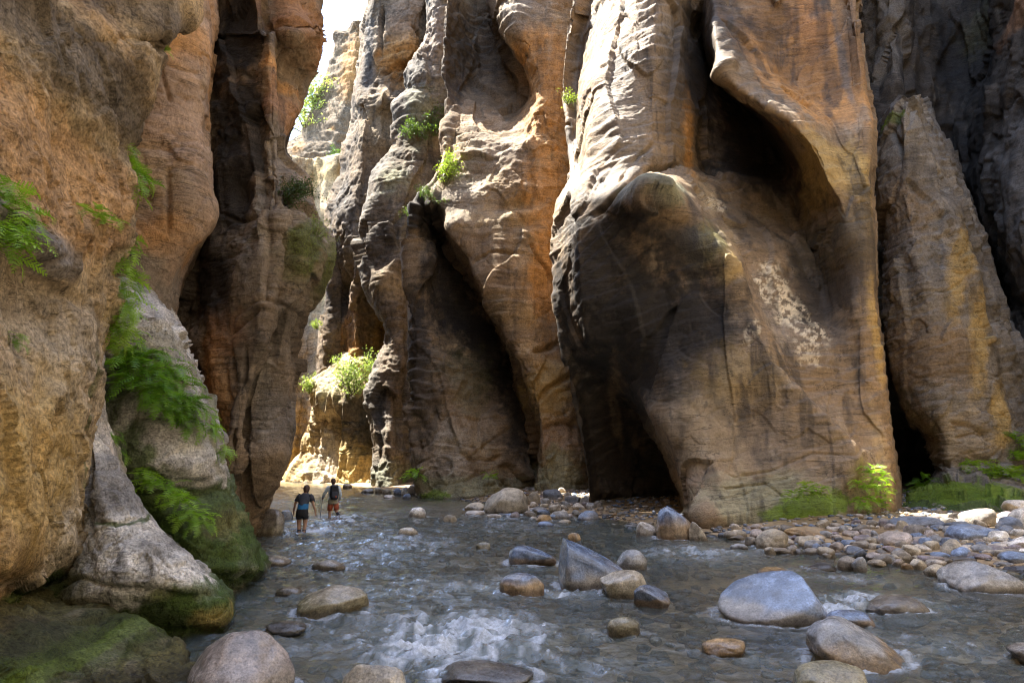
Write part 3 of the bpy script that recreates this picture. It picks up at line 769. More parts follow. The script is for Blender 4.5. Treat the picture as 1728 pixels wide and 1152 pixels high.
# middle buttress
# columns: back, left edge, rib, hollow, hollow deep, lip, face, face right, hidden
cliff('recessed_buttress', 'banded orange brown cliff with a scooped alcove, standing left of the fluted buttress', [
    (0,   '790/60 755/48 775/49.5 800/51 822/50.5 837/46.5 870/45 925/45 1010/46'),
    (60,  '790/60 752/48 772/49.5 805/51.5 838/51 854/46 882/44.5 930/44.5 1010/46'),
    (120, '790/60 748/48 770/49.5 810/51.5 872/51 892/45.6 908/44.3 938/44.5 1010/46'),
    (160, '790/60 755/47.5 775/49 806/50 876/51 899/45.3 912/44 940/44.2 1010/46'),
    (188, '790/60 750/47.2 780/47.8 812/48 862/48.6 890/45 910/43.8 940/44.1 1010/46'),
    (225, '790/60 750/46.5 772/46 800/45.6 835/45.2 866/44.5 900/43.5 938/43.9 1010/46'),
    (245, '785/60 749/46 763/45.6 783/45 812/44.5 846/44 892/43.2 938/43.7 1010/46'),
    (275, '780/60 747/45.5 755/45 766/44.4 784/44 822/43.5 882/43 940/43.5 1010/46'),
    (310, '770/60 731/45 737/44.6 744/44 754/43.5 800/43 872/42.8 942/43.4 1010/46'),
    (345, '750/60 706/45 711/44.8 719/44.2 729/43.4 762/42.8 860/42.6 940/43.3 1010/46'),
    (375, '740/60 698/45.2 708/45.2 722/45.8 736/46.4 748/42.5 850/42.2 938/43.2 1010/46'),
    (410, '740/60 694/45.4 710/45.2 728/46.2 754/47.2 767/42.4 852/42 936/43.1 1010/46'),
    (460, '735/60 688/45.4 714/45 738/46.4 786/47.8 800/42.2 862/41.8 938/43 1010/46'),
    (520, '735/60 686/45.4 718/44.8 752/46.4 823/47.8 834/42.1 878/41.6 945/42.9 1010/46'),
    (580, '735/60 689/45.3 724/44.4 763/45.8 851/47.6 860/42 893/41.4 955/42.8 1010/46'),
    (640, '738/60 691/45.2 732/43.9 785/45.0 875/47 883/42 905/41.3 965/42.7 1012/46'),
    (700, '740/60 694/45 736/43.4 805/44.0 889/46.4 896/42 915/41.3 975/42.6 1015/46'),
    (760, '740/60 698/44.6 734/42.9 815/43.0 896/45.6 902/42 922/41.3 982/42.5 1018/46'),
    (800, '742/60 702/44.2 726/42.4 815/42.4 900/45 906/42 928/41.3 986/42.5 1020/46'),
    (835, '745/60 708/43.8 724/42.0 815/41.9 903/45 909/42 930/41.2 988/42.5 1020/46'),
    (None, '745/60 708/43.6 722/41.4 815/41.5 903/45.5 909/42 930/41.2 988/42.5 1020/46')],
    rock_b, 'brown', seed=55, step=2.3, top=((42, 0.4, 0), (58, 2, 1)), back=((2, 12), (0, 6)),
    lump=(0.4, 3.0), bed=(0.20, 0.75, (0.18, 0.1)), bed2=(0.05, 0.22), flute=(0.10, 1.4, (0.9, 0, 0.3)), fine=0.05, facet=(0.13, 1.3), plates=(0.42, 3.2), streak=0.3, mottle=('tan', 0.6),
    cracks=[([(893, 405), (905, 430), (925, 450), (940, 475)], 0.12, 0.5), ([(790, 445), (830, 420), (880, 430)], 0.12, 0.25),
            ([(860, 720), (820, 750), (790, 770)], 0.05, 0.2), ([(780, 760), (800, 770), (830, 775), (850, 765)], 0.1, 0.3),
            ([(905, 590), (940, 580), (970, 560)], 0.15, 0.4), ([(900, 680), (930, 650), (970, 630)], 0.15, 0.4), ([(920, 720), (950, 710), (985, 715)], 0.15, 0.35)],
    bumps=[(880, 340, 40, 14, 15, -0.6), (890, 375, 40, 14, 15, -0.5), (780, 640, 40, 30, 0, 0.4), (745, 650, 14, 60, 20, 0.4), (800, 140, 20, 40, 0, -0.4),
           (720, 440, 12, 26, 0, 0.5), (860, 30, 30, 50, 0, 0.5)],
    stains=[(920, 150, 50, 130, 0, 'orange', 0.55), (890, 60, 40, 20, 35, 'orange', 0.7), (870, 20, 50, 40, 0, 'grey', 0.6), (930, 330, 45, 110, 0, 'orange', 0.6), (920, 470, 30, 80, 0, 'orange', 0.6),
            (765, 90, 26, 130, 0, 'varnish_and_shade', 0.75), (830, 90, 50, 90, -25, 'dark', 0.75), (770, 330, 60, 60, 20, 'grey', 0.6), (830, 250, 60, 40, 0, 'grey', 0.5),
            (720, 370, 26, 40, 0, 'varnish_and_shade', 0.9), (770, 500, 40, 110, 20, 'varnish_and_shade', 0.95), (830, 590, 40, 90, 20, 'varnish_and_shade', 0.95), (870, 690, 25, 90, 8, 'varnish_and_shade', 0.85), (700, 560, 20, 120, 0, 'varnish_and_shade', 0.85),  # recess: black mineral coating, with the shade under its lip painted in
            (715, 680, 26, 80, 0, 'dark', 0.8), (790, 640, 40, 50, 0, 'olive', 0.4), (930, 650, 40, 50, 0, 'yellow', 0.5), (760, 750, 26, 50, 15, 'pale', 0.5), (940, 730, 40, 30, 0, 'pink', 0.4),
            (800, 820, 100, 20, 0, 'lichengreen', 0.6), (950, 800, 40, 40, 0, 'lichengreen', 0.6), (735, 830, 22, 10, 0, 'mossbright', 0.8), (775, 430, 60, 50, 0, 'brown', 0.4)])

# far wall group
cliff('weathered_tower', 'tall orange and grey rock tower beside the sky gap, sunlit on its left flank', [
    (-60, '640/100 632/74 655/71 690/70 720/71 760/73'),
    (0,   '640/100 626/74 640/70.5 690/69.5 722/70.5 760/73'),
    (40,  '630/100 613/74 634/70.5 690/69.5 722/70.5 760/73'),
    (75,  '625/100 608/74 632/70.5 690/69.3 720/70.5 760/73'),
    (112, '622/100 604/74 632/71 690/70 718/70.5 760/73'),
    (140, '618/100 600/73.5 622/71 680/70.4 715/70.5 760/73'),
    (165, '615/100 596/73.5 612/70 660/68.8 700/70 760/73'),
    (200, '608/100 590/73.5 612/70 650/69.4 690/70 760/73'),
    (240, '600/100 579/73 606/69.5 640/69 680/70 760/73'),
    (285, '595/100 575/72.5 602/69 636/69 680/70 760/73'),
    (320, '585/100 562/72 592/68.5 620/67.5 670/69 760/73'),
    (345, '578/100 553/72 580/68 615/67 660/69 760/73'),
    (385, '575/100 555/71.5 572/67.5 610/67 655/69 760/73'),
    (400, '580/100 560/71.5 572/67.5 610/67 655/69 760/73'),
    (450, '580/100 558/71 575/69 605/66.5 650/69 760/73'),
    (505, '580/100 556/71 585/69.5 602/66.8 650/69 760/73'),
    (560, '575/100 548/71 580/69.5 600/67 650/69 760/73'),
    (620, '570/100 540/71 575/69.5 600/67 650/69 760/73'),
    (None, '570/100 530/71 575/69 600/67 650/69 760/73')],
    rock_f, 'brown', seed=61, tone=0.62, step=2.3, top=((66, 1, 0), (80, 2, 2)), back=((0, 20), (8, 5)), lump=(0.5, 4.4), bed=(0.18, 1.3, (0.1, 0.05)),
    bed2=(0.08, 0.4), fine=0.1, facet=(0.3, 2.2), plates=(0.8, 5.0), streak=0.45, mottle=('dark', 0.6),
    cracks=[([(638, 10), (637, 80), (634, 140)], 0.2, 1.0), ([(640, 125), (670, 112), (692, 122)], 0.3, 0.7), ([(700, 40), (715, 55), (722, 80)], 0.2, 0.8)],
    bumps=[(585, 470, 14, 40, -15, -0.8), (660, 170, 30, 20, 0, 0.8)],
    stains=[(680, 90, 40, 60, 0, 'orange', 0.8), (680, 20, 40, 40, 0, 'pink', 0.7), (660, 100, 40, 22, 0, 'orange', 0.8), (650, 215, 40, 50, 0, 'tan', 0.7), (615, 90, 12, 80, 0, 'bluegrey', 0.7),
            (575, 340, 24, 60, 20, 'bluegrey', 0.6), (590, 580, 26, 60, 0, 'orange', 0.95), (650, 580, 14, 70, 0, 'orange', 0.95), (610, 530, 24, 40, 0, 'pink', 0.5), (600, 400, 30, 40, 0, 'grey', 0.6), (625, 620, 40, 30, 0, 'yellow', 0.8)])

cliff('lichened_buttress', 'grey green weathered buttress with shrubs growing on its shelves', [
    (-40, '745/80 735/64 750/62 790/63'),
    (60,  '740/80 728/64 745/62 785/63'),
    (108, '735/80 712/64 735/62 780/63'),
    (130, '725/80 694/64 730/61.5 780/63'),
    (156, '720/80 690/64 728/61.5 780/63'),
    (177, '705/80 668/63.5 715/61 780/63'),
    (203, '705/80 670/63.5 715/61 780/63'),
    (230, '700/80 663/63.5 712/61 775/63'),
    (247, '700/80 667/63 712/61 775/63'),
    (276, '685/80 642/63 700/60.5 770/63'),
    (300, '675/80 628/62.5 690/60 765/63'),
    (340, '665/80 618/62 685/59.8 760/63'),
    (375, '655/80 611/62 680/59.5 760/63'),
    (408, '650/80 609/61.5 672/59.5 755/63'),
    (435, '650/80 614/61.5 670/59.5 750/63'),
    (470, '655/80 621/61.5 668/59.5 750/63'),
    (510, '665/80 632/61.3 670/59 750/63'),
    (545, '670/80 654/60.8 675/58.8 750/63'),
    (580, '670/80 657/60.4 678/58.5 750/63'),
    (613, '665/80 638/60.2 675/58.2 748/63'),
    (657, '655/80 619/60 668/57.8 746/63'),
    (700, '655/80 622/59.6 668/57.4 745/63'),
    (760, '660/80 632/59.4 668/57 745/63'),
    (810, '660/80 630/58.6 668/56.5 745/63'),
    (None, '660/80 630/58.2 668/56.2 745/63')],
    rock_f, 'grey', seed=67, tone=0.62, step=2.2, top=((56, 1, 0), (70, 3, 2)), back=((0, 16), (4, 6)), lump=(0.5, 3.6), bed=(0.16, 1.2, (0.15, 0.05)),
    bed2=(0.08, 0.35), fine=0.09, facet=(0.25, 2.0), plates=(0.7, 4.5), streak=0.4, mottle=('brown', 0.7),
    cracks=[([(690, 560), (692, 640), (688, 720)], 0.3, 1.2)],
    bumps=[(640, 420, 20, 40, -15, -0.5), (650, 470, 16, 26, -20, 0.7), (655, 720, 14, 60, 0, 0.5)],
    stains=[(640, 400, 26, 50, -10, 'varnish_and_shade', 0.7), (655, 480, 26, 30, 0, 'tan', 0.5), (710, 200, 30, 60, 0, 'lichengreen', 0.5), (660, 300, 26, 30, 30, 'lichengreen', 0.6), (665, 600, 24, 90, 0, 'brown', 0.6),
            (660, 800, 40, 26, 0, 'lichengreen', 0.5), (700, 60, 30, 60, 0, 'pink', 0.4)])

cliff('sunlit_knoll', 'rounded knoll with pale drapery flutes in full sun beyond the two hikers', [
    (598, '600/90 582/70 600/68 622/67 650/72'),
    (640, '590/90 534/70 570/66 610/65 650/72'),
    (668, '585/90 530/69.5 560/65.5 600/64 655/70'),
    (690, '585/90 535/69.5 562/65.8 590/63.8 650/68'),
    (712, '585/90 530/70.5 566/66.8 590/64.5 648/66'),
    (760, '580/90 510/72 564/66.8 590/64.3 642/64'),
    (800, '575/90 488/73 562/66.0 590/63.6 636/62'),
    (822, '570/90 476/73 560/65.2 590/63.0 632/61'),
    (None, '570/90 470/73 558/64.4 590/62.6 632/60.5')],
    rock_f, 'tan', seed=71, tone=1.0, step=1.6, back=((2, 14), (4, 6)), lump=(0.5, 2.4), bed=(0.12, 0.8, (0.2, 0.05)), bed2=(0.05, 0.3),
    flute=(0.5, 1.6, (0.05, 0, 1)), fine=0.08, streak=0.3, mottle=('yellow', 0.5),
    stains=[(560, 640, 40, 30, 0, 'lichengreen', 0.5), (600, 700, 26, 40, 0, 'varnish_and_shade', 0.7), (620, 720, 16, 60, 0, 'dark', 0.7), (590, 790, 40, 40, 0, 'yellow', 0.7), (550, 780, 26, 50, 0, 'white', 0.4), (600, 816, 40, 8, 0, 'moss', 0.6)])

cliff('distant_cliff', 'far yellow wall closing the canyon behind the left cliff', [
    (380, '400/98 470/94 520/96 560/94 600/100'),
    (500, '400/98 470/93 520/95 560/93 600/100'),
    (560, '400/98 480/93 522/94 560/92 600/100'),
    (640, '400/98 480/92 516/94 550/91 600/100'),
    (720, '400/98 480/91 508/93 545/90 600/100'),
    (790, '400/98 470/90 505/92 545/89 600/100'),
    (None, '400/98 470/89 505/91 545/88 600/100')],
    rock_f, 'tan', seed=77, tone=0.9, step=2.4, top=((45, 0, 2),), back=((4, 16), (-4, 16)), lump=(0.7, 3.0), bed=(0.25, 1.2, (0.1, 0)), bed2=(0.1, 0.4),
    flute=(0.5, 1.8, (0.05, 0, 1)), fine=0.1, streak=0.2, mottle=('yellow', 0.5), stains=[(500, 590, 30, 60, 0, 'grey', 0.6), (495, 780, 24, 30, 0, 'yellow', 0.8)])

cliff('rock_spire', 'distant square topped orange spire standing in the sky gap', [
    (34,  '640/190 604/168 592/163 600/160 640/162 700/170'),
    (48,  '640/190 590/168 584/163 602/160 640/162 700/170'),
    (56,  '640/190 570/168 566/164 598/160 640/162 700/170'),
    (86,  '635/190 563/167 568/163 600/159 640/162 700/170'),
    (104, '630/190 556/167 566/162 598/158 640/162 700/170'),
    (130, '625/190 549/166 562/161 592/157 640/162 700/170'),
    (148, '620/190 537/166 552/160 588/156 640/162 700/170'),
    (177, '615/190 530/165 545/159 582/155 640/162 700/170'),
    (208, '605/190 519/165 535/158 576/154 640/162 700/170'),
    (234, '600/190 505/164 525/157 570/153 640/162 700/170'),
    (250, '600/190 480/164 505/156 560/152 640/162 700/170'),
    (320, '590/190 440/163 490/155 550/151 640/162 700/170'),
    (450, '590/190 420/162 480/153 550/149 640/162 700/170'),
    (None, '590/190 420/160 480/150 550/146 640/160 700/170')],
    rock_f, 'brown', seed=83, tone=0.6, step=2.8, back=((0, 20), (0, 10)), lump=(1.2, 8.0), bed=(0.6, 3.0, (0.05, 0)), bed2=(0.25, 0.9), fine=0.25, facet=(0.9, 6.0), streak=0.3, mottle=('brown', 0.7),
    stains=[(590, 90, 26, 50, 0, 'orange', 0.85), (585, 130, 20, 40, 0, 'orange', 0.7), (555, 130, 12, 10, 0, 'rust', 0.7), (500, 245, 14, 14, 0, 'orange', 0.6), (555, 215, 8, 5, 0, 'orange', 0.7)])

# right bank behind the fluted buttress
cliff('leaning_pillar', 'leaning grey banded rock pillar between the cleft and the dark wall', [
    (166, '1520/45 1521/38 1532/36.5 1545/37.5 1552/39 1560/46'),
    (185, '1505/45 1503/38 1528/36 1545/36.8 1558/38.6 1568/46'),
    (210, '1498/45 1492/38 1525/35.8 1548/36.5 1570/38.4 1580/46'),
    (260, '1490/45 1482/37.8 1525/35.5 1560/36 1597/38.2 1605/46'),
    (310, '1500/47 1484/37.6 1525/35.2 1580/35.6 1615/38 1622/46'),
    (345, '1500/47 1485/37.5 1530/35 1608/35.2 1630/37.8 1640/46'),
    (420, '1502/47 1487/37.2 1545/34.7 1632/34.8 1655/37.6 1664/46'),
    (490, '1506/47 1491/37 1560/34.4 1647/34.5 1677/37.4 1688/46'),
    (540, '1510/47 1494/36.8 1570/34.2 1653/34.3 1698/37.2 1710/46'),
    (580, '1514/47 1498/36.6 1575/34 1672/34.1 1722/37 1735/46'),
    (640, '1525/47 1506/36.4 1580/33.8 1682/33.9 1728/37 1745/46'),
    (700, '1555/47 1530/36.6 1590/33.6 1707/33.8 1735/37 1750/46'),
    (740, '1590/47 1562/37.5 1598/33.5 1718/33.7 1745/37 1760/46'),
    (785, '1610/47 1588/38.5 1604/33.4 1728/33.5 1755/37 1770/46'),
    (812, '1590/47 1572/34.5 1610/31.5 1735/31.5 1765/36 1775/46'),
    (838, '1520/45 1540/31 1612/28.6 1735/28.4 1765/34 1775/46'),
    (870, '1515/45 1515/28 1612/26 1735/25.6 1770/32 1780/46'),
    (None, '1515/45 1515/27.4 1612/25 1735/24.6 1770/31 1780/46')],
    rock_b, 'grey', seed=91, crease=0.2, step=2.3, back=((4, 6), (0, 6)), lump=(0.25, 2.2), bed=(0.10, 0.6, (-0.3, 0.0)), bed2=(0.05, 0.15), fine=0.05, facet=(0.14, 0.8), plates=(0.34, 2.0), streak=0.3, mottle=('dark', 0.5),
    cracks=[([(1497, 215), (1515, 255), (1525, 290)], 0.12, 0.5), ([(1600, 710), (1630, 712), (1660, 735)], 0.1, 0.35), ([(1610, 735), (1640, 728), (1665, 742)], 0.06, 0.2)],
    bumps=[(1640, 760, 40, 30, 0, 0.3)],
    stains=[(1620, 440, 18, 90, -20, 'yellow', 0.7), (1660, 560, 20, 100, -15, 'yellow', 0.7), (1690, 700, 20, 70, -20, 'yellow', 0.7), (1530, 350, 40, 60, 0, 'brown', 0.6), (1560, 600, 60, 60, 0, 'brown', 0.7),
            (1600, 730, 60, 50, 0, 'tan', 0.5), (1640, 842, 90, 26, 6, 'moss', 0.9), (1650, 830, 70, 22, 0, 'mossbright', 0.7), (1560, 850, 40, 20, 0, 'moss', 0.7), (1495, 205, 6, 12, 0, 'mossbright', 0.5), (1540, 430, 50, 60, 0, 'bluegrey', 0.5)])

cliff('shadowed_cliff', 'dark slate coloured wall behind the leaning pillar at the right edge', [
    (0,   '1400/56 1441/52 1470/50 1500/48 1530/48.5 1548/51 1600/52 1660/50 1700/44 1800/38 2100/30 2900/18'),
    (80,  '1400/56 1445/52 1475/50 1505/48 1535/48.5 1550/51 1605/52 1660/50 1700/44 1800/38 2100/30 2900/18'),
    (160, '1400/56 1452/52 1480/49 1510/47.5 1540/48 1552/50.5 1610/51.5 1655/49 1700/43.5 1800/38 2100/30 2900/18'),
    (240, '1400/56 1460/52 1485/48 1510/47 1540/47.5 1560/50.5 1612/51 1650/48 1700/43 1800/38 2100/30 2900/18'),
    (320, '1400/56 1470/52 1490/48 1520/47 1550/47.5 1580/50.5 1625/50.5 1655/47 1700/42.5 1800/38 2100/30 2900/18'),
    (420, '1400/56 1475/52 1500/48 1550/47 1600/47.5 1640/50 1670/50 1690/46 1715/42 1800/37.5 2100/29 2900/18'),
    (520, '1400/56 1480/52 1520/48 1580/47 1650/47.5 1680/52 1700/49 1712/45 1730/41.5 1800/37 2100/29 2900/18'),
    (600, '1400/56 1490/52 1540/48 1600/47 1660/47 1690/48 1705/44 1716/42 1740/40 1800/36 2100/28 2900/18'),
    (720, '1400/56 1500/52 1560/48 1610/47 1660/46 1690/44 1705/41 1722/39.5 1745/38.5 1800/35 2100/28 2900/18'),
    (830, '1400/56 1500/50 1560/48 1610/46 1660/45 1690/43 1705/40 1725/38 1755/37 1820/34 2100/28 2900/18'),
    (None, '1400/56 1500/50 1560/48 1610/46 1660/45 1690/43 1705/40 1725/38 1755/37 1820/34 2100/28 2900/18')],
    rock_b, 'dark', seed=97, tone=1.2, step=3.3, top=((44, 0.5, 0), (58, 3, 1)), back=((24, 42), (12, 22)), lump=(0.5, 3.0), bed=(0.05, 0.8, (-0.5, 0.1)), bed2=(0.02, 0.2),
    flute=(0.12, 1.2, (0.5, 0, 0.8)), fine=0.06, facet=(0.2, 1.6), plates=(0.5, 3.5), streak=0.6, mottle=('dark', 0.8),
    cracks=[([(1548, 0), (1546, 80), (1544, 150)], 0.25, 1.0)],
    stains=[(1500, 60, 40, 90, 0, 'grey', 0.7), (1620, 120, 50, 130, 0, 'varnish_and_shade', 0.9), (1600, 260, 50, 90, 0, 'varnish_and_shade', 0.9), (1710, 30, 24, 30, 0, 'rust', 0.5), (1700, 300, 50, 120, 0, 'bluegrey', 0.6),
            (1650, 60, 20, 50, 0, 'olive', 0.3), (1715, 690, 16, 30, 0, 'moss', 0.7), (1715, 600, 30, 30, 0, 'grey', 0.7)])
# the canyon goes on round the viewer: unseen plain walls downstream and behind the left cliff, shaped to block light
def plain_wall(name, plan, zs, seed, mat, col):
    """plan: (x, y) along the wall's foot; zs: (z, lean) up the wall, lean moves it away from the river (+x or -x)"""
    pts = np.array(plan, float)
    n = 90 if len(plan) < 8 else 260
    t = np.linspace(0, len(pts) - 1, n)
    xy = np.stack([np.interp(t, np.arange(len(pts)), pts[:, i]) for i in (0, 1)], 1)
    zz = np.interp(np.linspace(0, len(zs) - 1, 60), np.arange(len(zs)), [z for z, _ in zs])
    ln = np.interp(np.linspace(0, len(zs) - 1, 60), np.arange(len(zs)), [l for _, l in zs])
    sc = np.interp(t, np.arange(len(pts)), pts[:, 2]) if pts.shape[1] > 2 else np.ones(n)
    tang = np.gradient(xy, axis=0)
    nrm = np.stack((tang[:, 1], -tang[:, 0]), 1)
    nrm /= np.linalg.norm(nrm, axis=1, keepdims=True)
    G = np.zeros((60, n, 3))
    G[..., 0] = xy[None, :, 0] + nrm[None, :, 0] * ln[:, None]
    G[..., 1] = xy[None, :, 1] + nrm[None, :, 1] * ln[:, None]
    G[..., 2] = zz[:, None] * sc[None, :]
    P = G.reshape(-1, 3)
    d = 1.2 * fbm(P / 6, 4, seed) + 0.3 * fbm(P / 1.2, 3, seed + 2)
    d = d.reshape(60, n)
    front = G.copy()
    front[..., 0] -= nrm[None, :, 0] * d
    front[..., 1] -= nrm[None, :, 1] * d
    rear = G.copy()
    rear[..., 0] += nrm[None, :, 0] * 8
    rear[..., 1] += nrm[None, :, 1] * 8
    V = np.concatenate((front.reshape(-1, 3), rear.reshape(-1, 3)))
    f1 = grid_faces(60, n)
    a = np.arange(60 * n).reshape(60, n)
    b_ = a + 60 * n
    topf = np.stack((a[-1, :-1], b_[-1, :-1], b_[-1, 1:], a[-1, 1:]), -1)
    e0 = np.stack((a[:-1, 0], a[1:, 0], b_[1:, 0], b_[:-1, 0]), -1)
    e1 = np.stack((a[:-1, -1], b_[:-1, -1], b_[1:, -1], a[1:, -1]), -1)
    faces = np.concatenate((f1, f1[:, ::-1] + 60 * n, topf, e0, e1))
    o = mesh_obj(name, V, faces, mat, cols=np.tile(np.array(PAL[col]), (len(V), 1)))
    tag(o, kind='structure')
    return o

plain_wall('unseen_canyon_wall', [(-20, -24), (-12, -18), (-7.5, -10), (-6.2, -3), (-5.5, 4)][::-1], [(-1, 0), (12, 0), (26, 2), (52, 6)], 201, rock_b, 'grey')
plain_wall('unseen_canyon_wall', [(27, 20), (21, 8), (15.5, -5), (7, -13), (-4, -18), (-18, -24)][::-1], [(-1, 0), (14, 0), (30, 1), (60, 4)], 202, rock_b, 'grey')  # unseen; set near and tall to cut fill light from behind
plain_wall('unseen_canyon_wall', [(-14, 27, 1.3), (-15.2, 36.4, 1.29), (-15.25, 36.7, 1.11), (-15.4, 37.4, 1.11), (-15.5, 37.8, 1.25), (-15.8, 39.3, 1.25), (-15.9, 39.8, 1.07), (-16.4, 41.5, 1.0), (-18.5, 48, 1.0), (-24, 62, 1.0), (-31, 74, 0.42), (-40, 92, 0.42), (-48, 112, 0.5)][::-1], [(-1, 0), (20, 0), (36, 1), (56, 3)], 203, rock_b, 'grey')  # unseen wall added for shading, rim notched to place the sun patches
# ---------------------------------------------------------------- river bed, banks, water
def bed_height(x, y):
    """metres above the water line: channel, then the stone bank along the right wall"""
    # shore line of the right bank: x of the water's edge for each y
    ys = np.array((0, 8, 13, 15.5, 17, 19, 21, 23.5, 26, 30, 34, 38, 44, 52, 62, 75, 95, 140))
    xs = np.array((26, 22, 15, 11.5, 10.2, 9.0, 8.2, 6.6, 5.0, 3.6, 1.2, -0.8, -3.5, -7.5, -14.0, -22.0, -32, -50))
    sx = np.interp(y, ys, xs)
    d = (x - sx)
    bank = np.where(d > 0, np.minimum(0.10 * d, 0.42), np.maximum(0.10 * d, np.where(y > 16, -0.27, -0.45)))
    far = sstep(66, 74, y) * sstep(-40, -20, x)
    return np.where(y > 64, np.maximum(bank, -0.4 + 0.55 * far), bank)

ny, nx = 260, 200
yy = np.concatenate((np.geomspace(3.0, 130.0, ny - 1), [1500.0]))
xs = np.linspace(-1, 1, nx)
X = xs[None, :] * (14 + yy[:, None] * 0.9)
Y = np.repeat(yy[:, None], nx, 1)
P = np.stack((X, Y, np.zeros_like(X)), -1)
Z = bed_height(X, Y) + 0.05 * fbm(P.reshape(-1, 3) / 0.9, 4, 5).reshape(X.shape) + 0.02 * fbm(P.reshape(-1, 3) / 0.2, 3, 6).reshape(X.shape)
P[..., 2] = Z
m_bed, nt, b = new_mat('river_silt')
pos = nd(nt, 'ShaderNodeNewGeometry').outputs['Position']
n1 = noise_tex(nt, pos, 0.8, 6)
n2 = noise_tex(nt, pos, 7.0, 8, 0.7)
v = nd(nt, 'ShaderNodeTexVoronoi', Scale=5.0)
nt.links.new(pos, v.inputs['Vector'])
c = ramp(nt, n1, (0.3, (0.24, 0.165, 0.085)), (0.55, (0.36, 0.255, 0.14)), (0.75, (0.43, 0.32, 0.19)))
c = mixc(nt, 1.0, c, ramp(nt, n2, (0.3, 0.55), (0.5, 1.0), (0.7, 1.35)), 'MULTIPLY')
c = mixc(nt, 0.6, c, ramp(nt, v.outputs['Distance'], (0.0, 1.3), (0.5, 0.85), (0.9, 0.35)), 'MULTIPLY')
nt.links.new(c, b.inputs['Base Color'])
b.inputs['Roughness'].default_value = 0.7
bp = nd(nt, 'ShaderNodeBump', Strength=0.8, Distance=0.04)
nt.links.new(mathn(nt, 'SUBTRACT', n2, mathn(nt, 'MULTIPLY', v.outputs['Distance'], 0.6)), bp.inputs['Height'])
nt.links.new(bp.outputs[0], b.inputs['Normal'])
o = mesh_obj('river_bed', P.reshape(-1, 3), grid_faces(ny, nx), m_bed)
tag(o, kind='structure')
# ---------------------------------------------------------------- stones (placed before the water, which parts around them)
def ground_at(px, py, zmin=-0.05):
    """where the sight line through this spot meets the bank (or the water)"""
    Ys = np.geomspace(4, 110, 900)
    pts = np.array([at(px, py, y) for y in Ys])
    g = np.maximum(bed_height(pts[:, 0], pts[:, 1]), zmin)
    k = np.where(pts[:, 2] <= g)[0]
    i = k[0] if len(k) else len(Ys) - 1
    p = pts[i].copy()
    p[2] = g[i]
    return p

def ico(sub):
    t = (1 + 5 ** 0.5) / 2
    v = [(-1, t, 0), (1, t, 0), (-1, -t, 0), (1, -t, 0), (0, -1, t), (0, 1, t), (0, -1, -t), (0, 1, -t), (t, 0, -1), (t, 0, 1), (-t, 0, -1), (-t, 0, 1)]
    f = [(0, 11, 5), (0, 5, 1), (0, 1, 7), (0, 7, 10), (0, 10, 11), (1, 5, 9), (5, 11, 4), (11, 10, 2), (10, 7, 6), (7, 1, 8),
         (3, 9, 4), (3, 4, 2), (3, 2, 6), (3, 6, 8), (3, 8, 9), (4, 9, 5), (2, 4, 11), (6, 2, 10), (8, 6, 7), (9, 8, 1)]
    v = [np.array(p) / np.linalg.norm(p) for p in v]
    for _ in range(sub):
        cache, nf = {}, []
        def midp(a, b):
            k = (min(a, b), max(a, b))
            if k not in cache:
                m = v[a] + v[b]
                v.append(m / np.linalg.norm(m))
                cache[k] = len(v) - 1
            return cache[k]
        for a, b, c in f:
            ab, bc, ca = midp(a, b), midp(b, c), midp(c, a)
            nf += [(a, ab, ca), (b, bc, ab), (c, ca, bc), (ab, bc, ca)]
        f = nf
    return np.array(v), np.array(f)

ICO = {s: ico(s) for s in (3, 4, 5)}

def stone_material(name, rough, grain=1.0, spec=0.5):
    m, nt, b = new_mat(name)
    col = nd(nt, 'ShaderNodeAttribute', attribute_name='Col').outputs['Color']
    tc = nd(nt, 'ShaderNodeTexCoord').outputs['Object']
    geo = nd(nt, 'ShaderNodeNewGeometry').outputs['Position']
    n1 = noise_tex(nt, geo, 5.0 * grain, 8, 0.68)
    n2 = noise_tex(nt, geo, 38.0 * grain, 5, 0.7)
    c = mixc(nt, 1.0, col, ramp(nt, n1, (0.32, 0.45), (0.5, 1.0), (0.68, 1.4)), 'MULTIPLY')
    c = mixc(nt, 1.0, c, ramp(nt, n2, (0.32, 0.5), (0.5, 1.0), (0.68, 1.45)), 'MULTIPLY')
    sep = nd(nt, 'ShaderNodeSeparateXYZ')
    nt.links.new(geo, sep.inputs[0])
    h = mathn(nt, 'ADD', sep.outputs['Z'], mathn(nt, 'MULTIPLY', mathn(nt, 'SUBTRACT', n1, 0.5), 0.12))
    wet = ramp(nt, mathn(nt, 'MULTIPLY', h, 5.0), (0.1, 0.0), (0.55, 1.0))
    c = mixc(nt, 1.0, c, mixc(nt, wet, (0.5, 0.46, 0.42), (1, 1, 1)), 'MULTIPLY')
    nt.links.new(c, b.inputs['Base Color'])
    nt.links.new(mathn(nt, 'ADD', mathn(nt, 'MULTIPLY', wet, rough - 0.2), mathn(nt, 'MULTIPLY', n1, 0.36)), b.inputs['Roughness'])
    b.inputs['Specular IOR Level'].default_value = spec
    bp = nd(nt, 'ShaderNodeBump', Strength=0.8, Distance=0.02)
    nt.links.new(mathn(nt, 'ADD', n1, mathn(nt, 'MULTIPLY', n2, 0.4)), bp.inputs['Height'])
    nt.links.new(bp.outputs[0], b.inputs['Normal'])
    return m

st_wet = stone_material('river_stone', 0.27, spec=0.8)
st_dry = stone_material('bank_stone', 0.62)

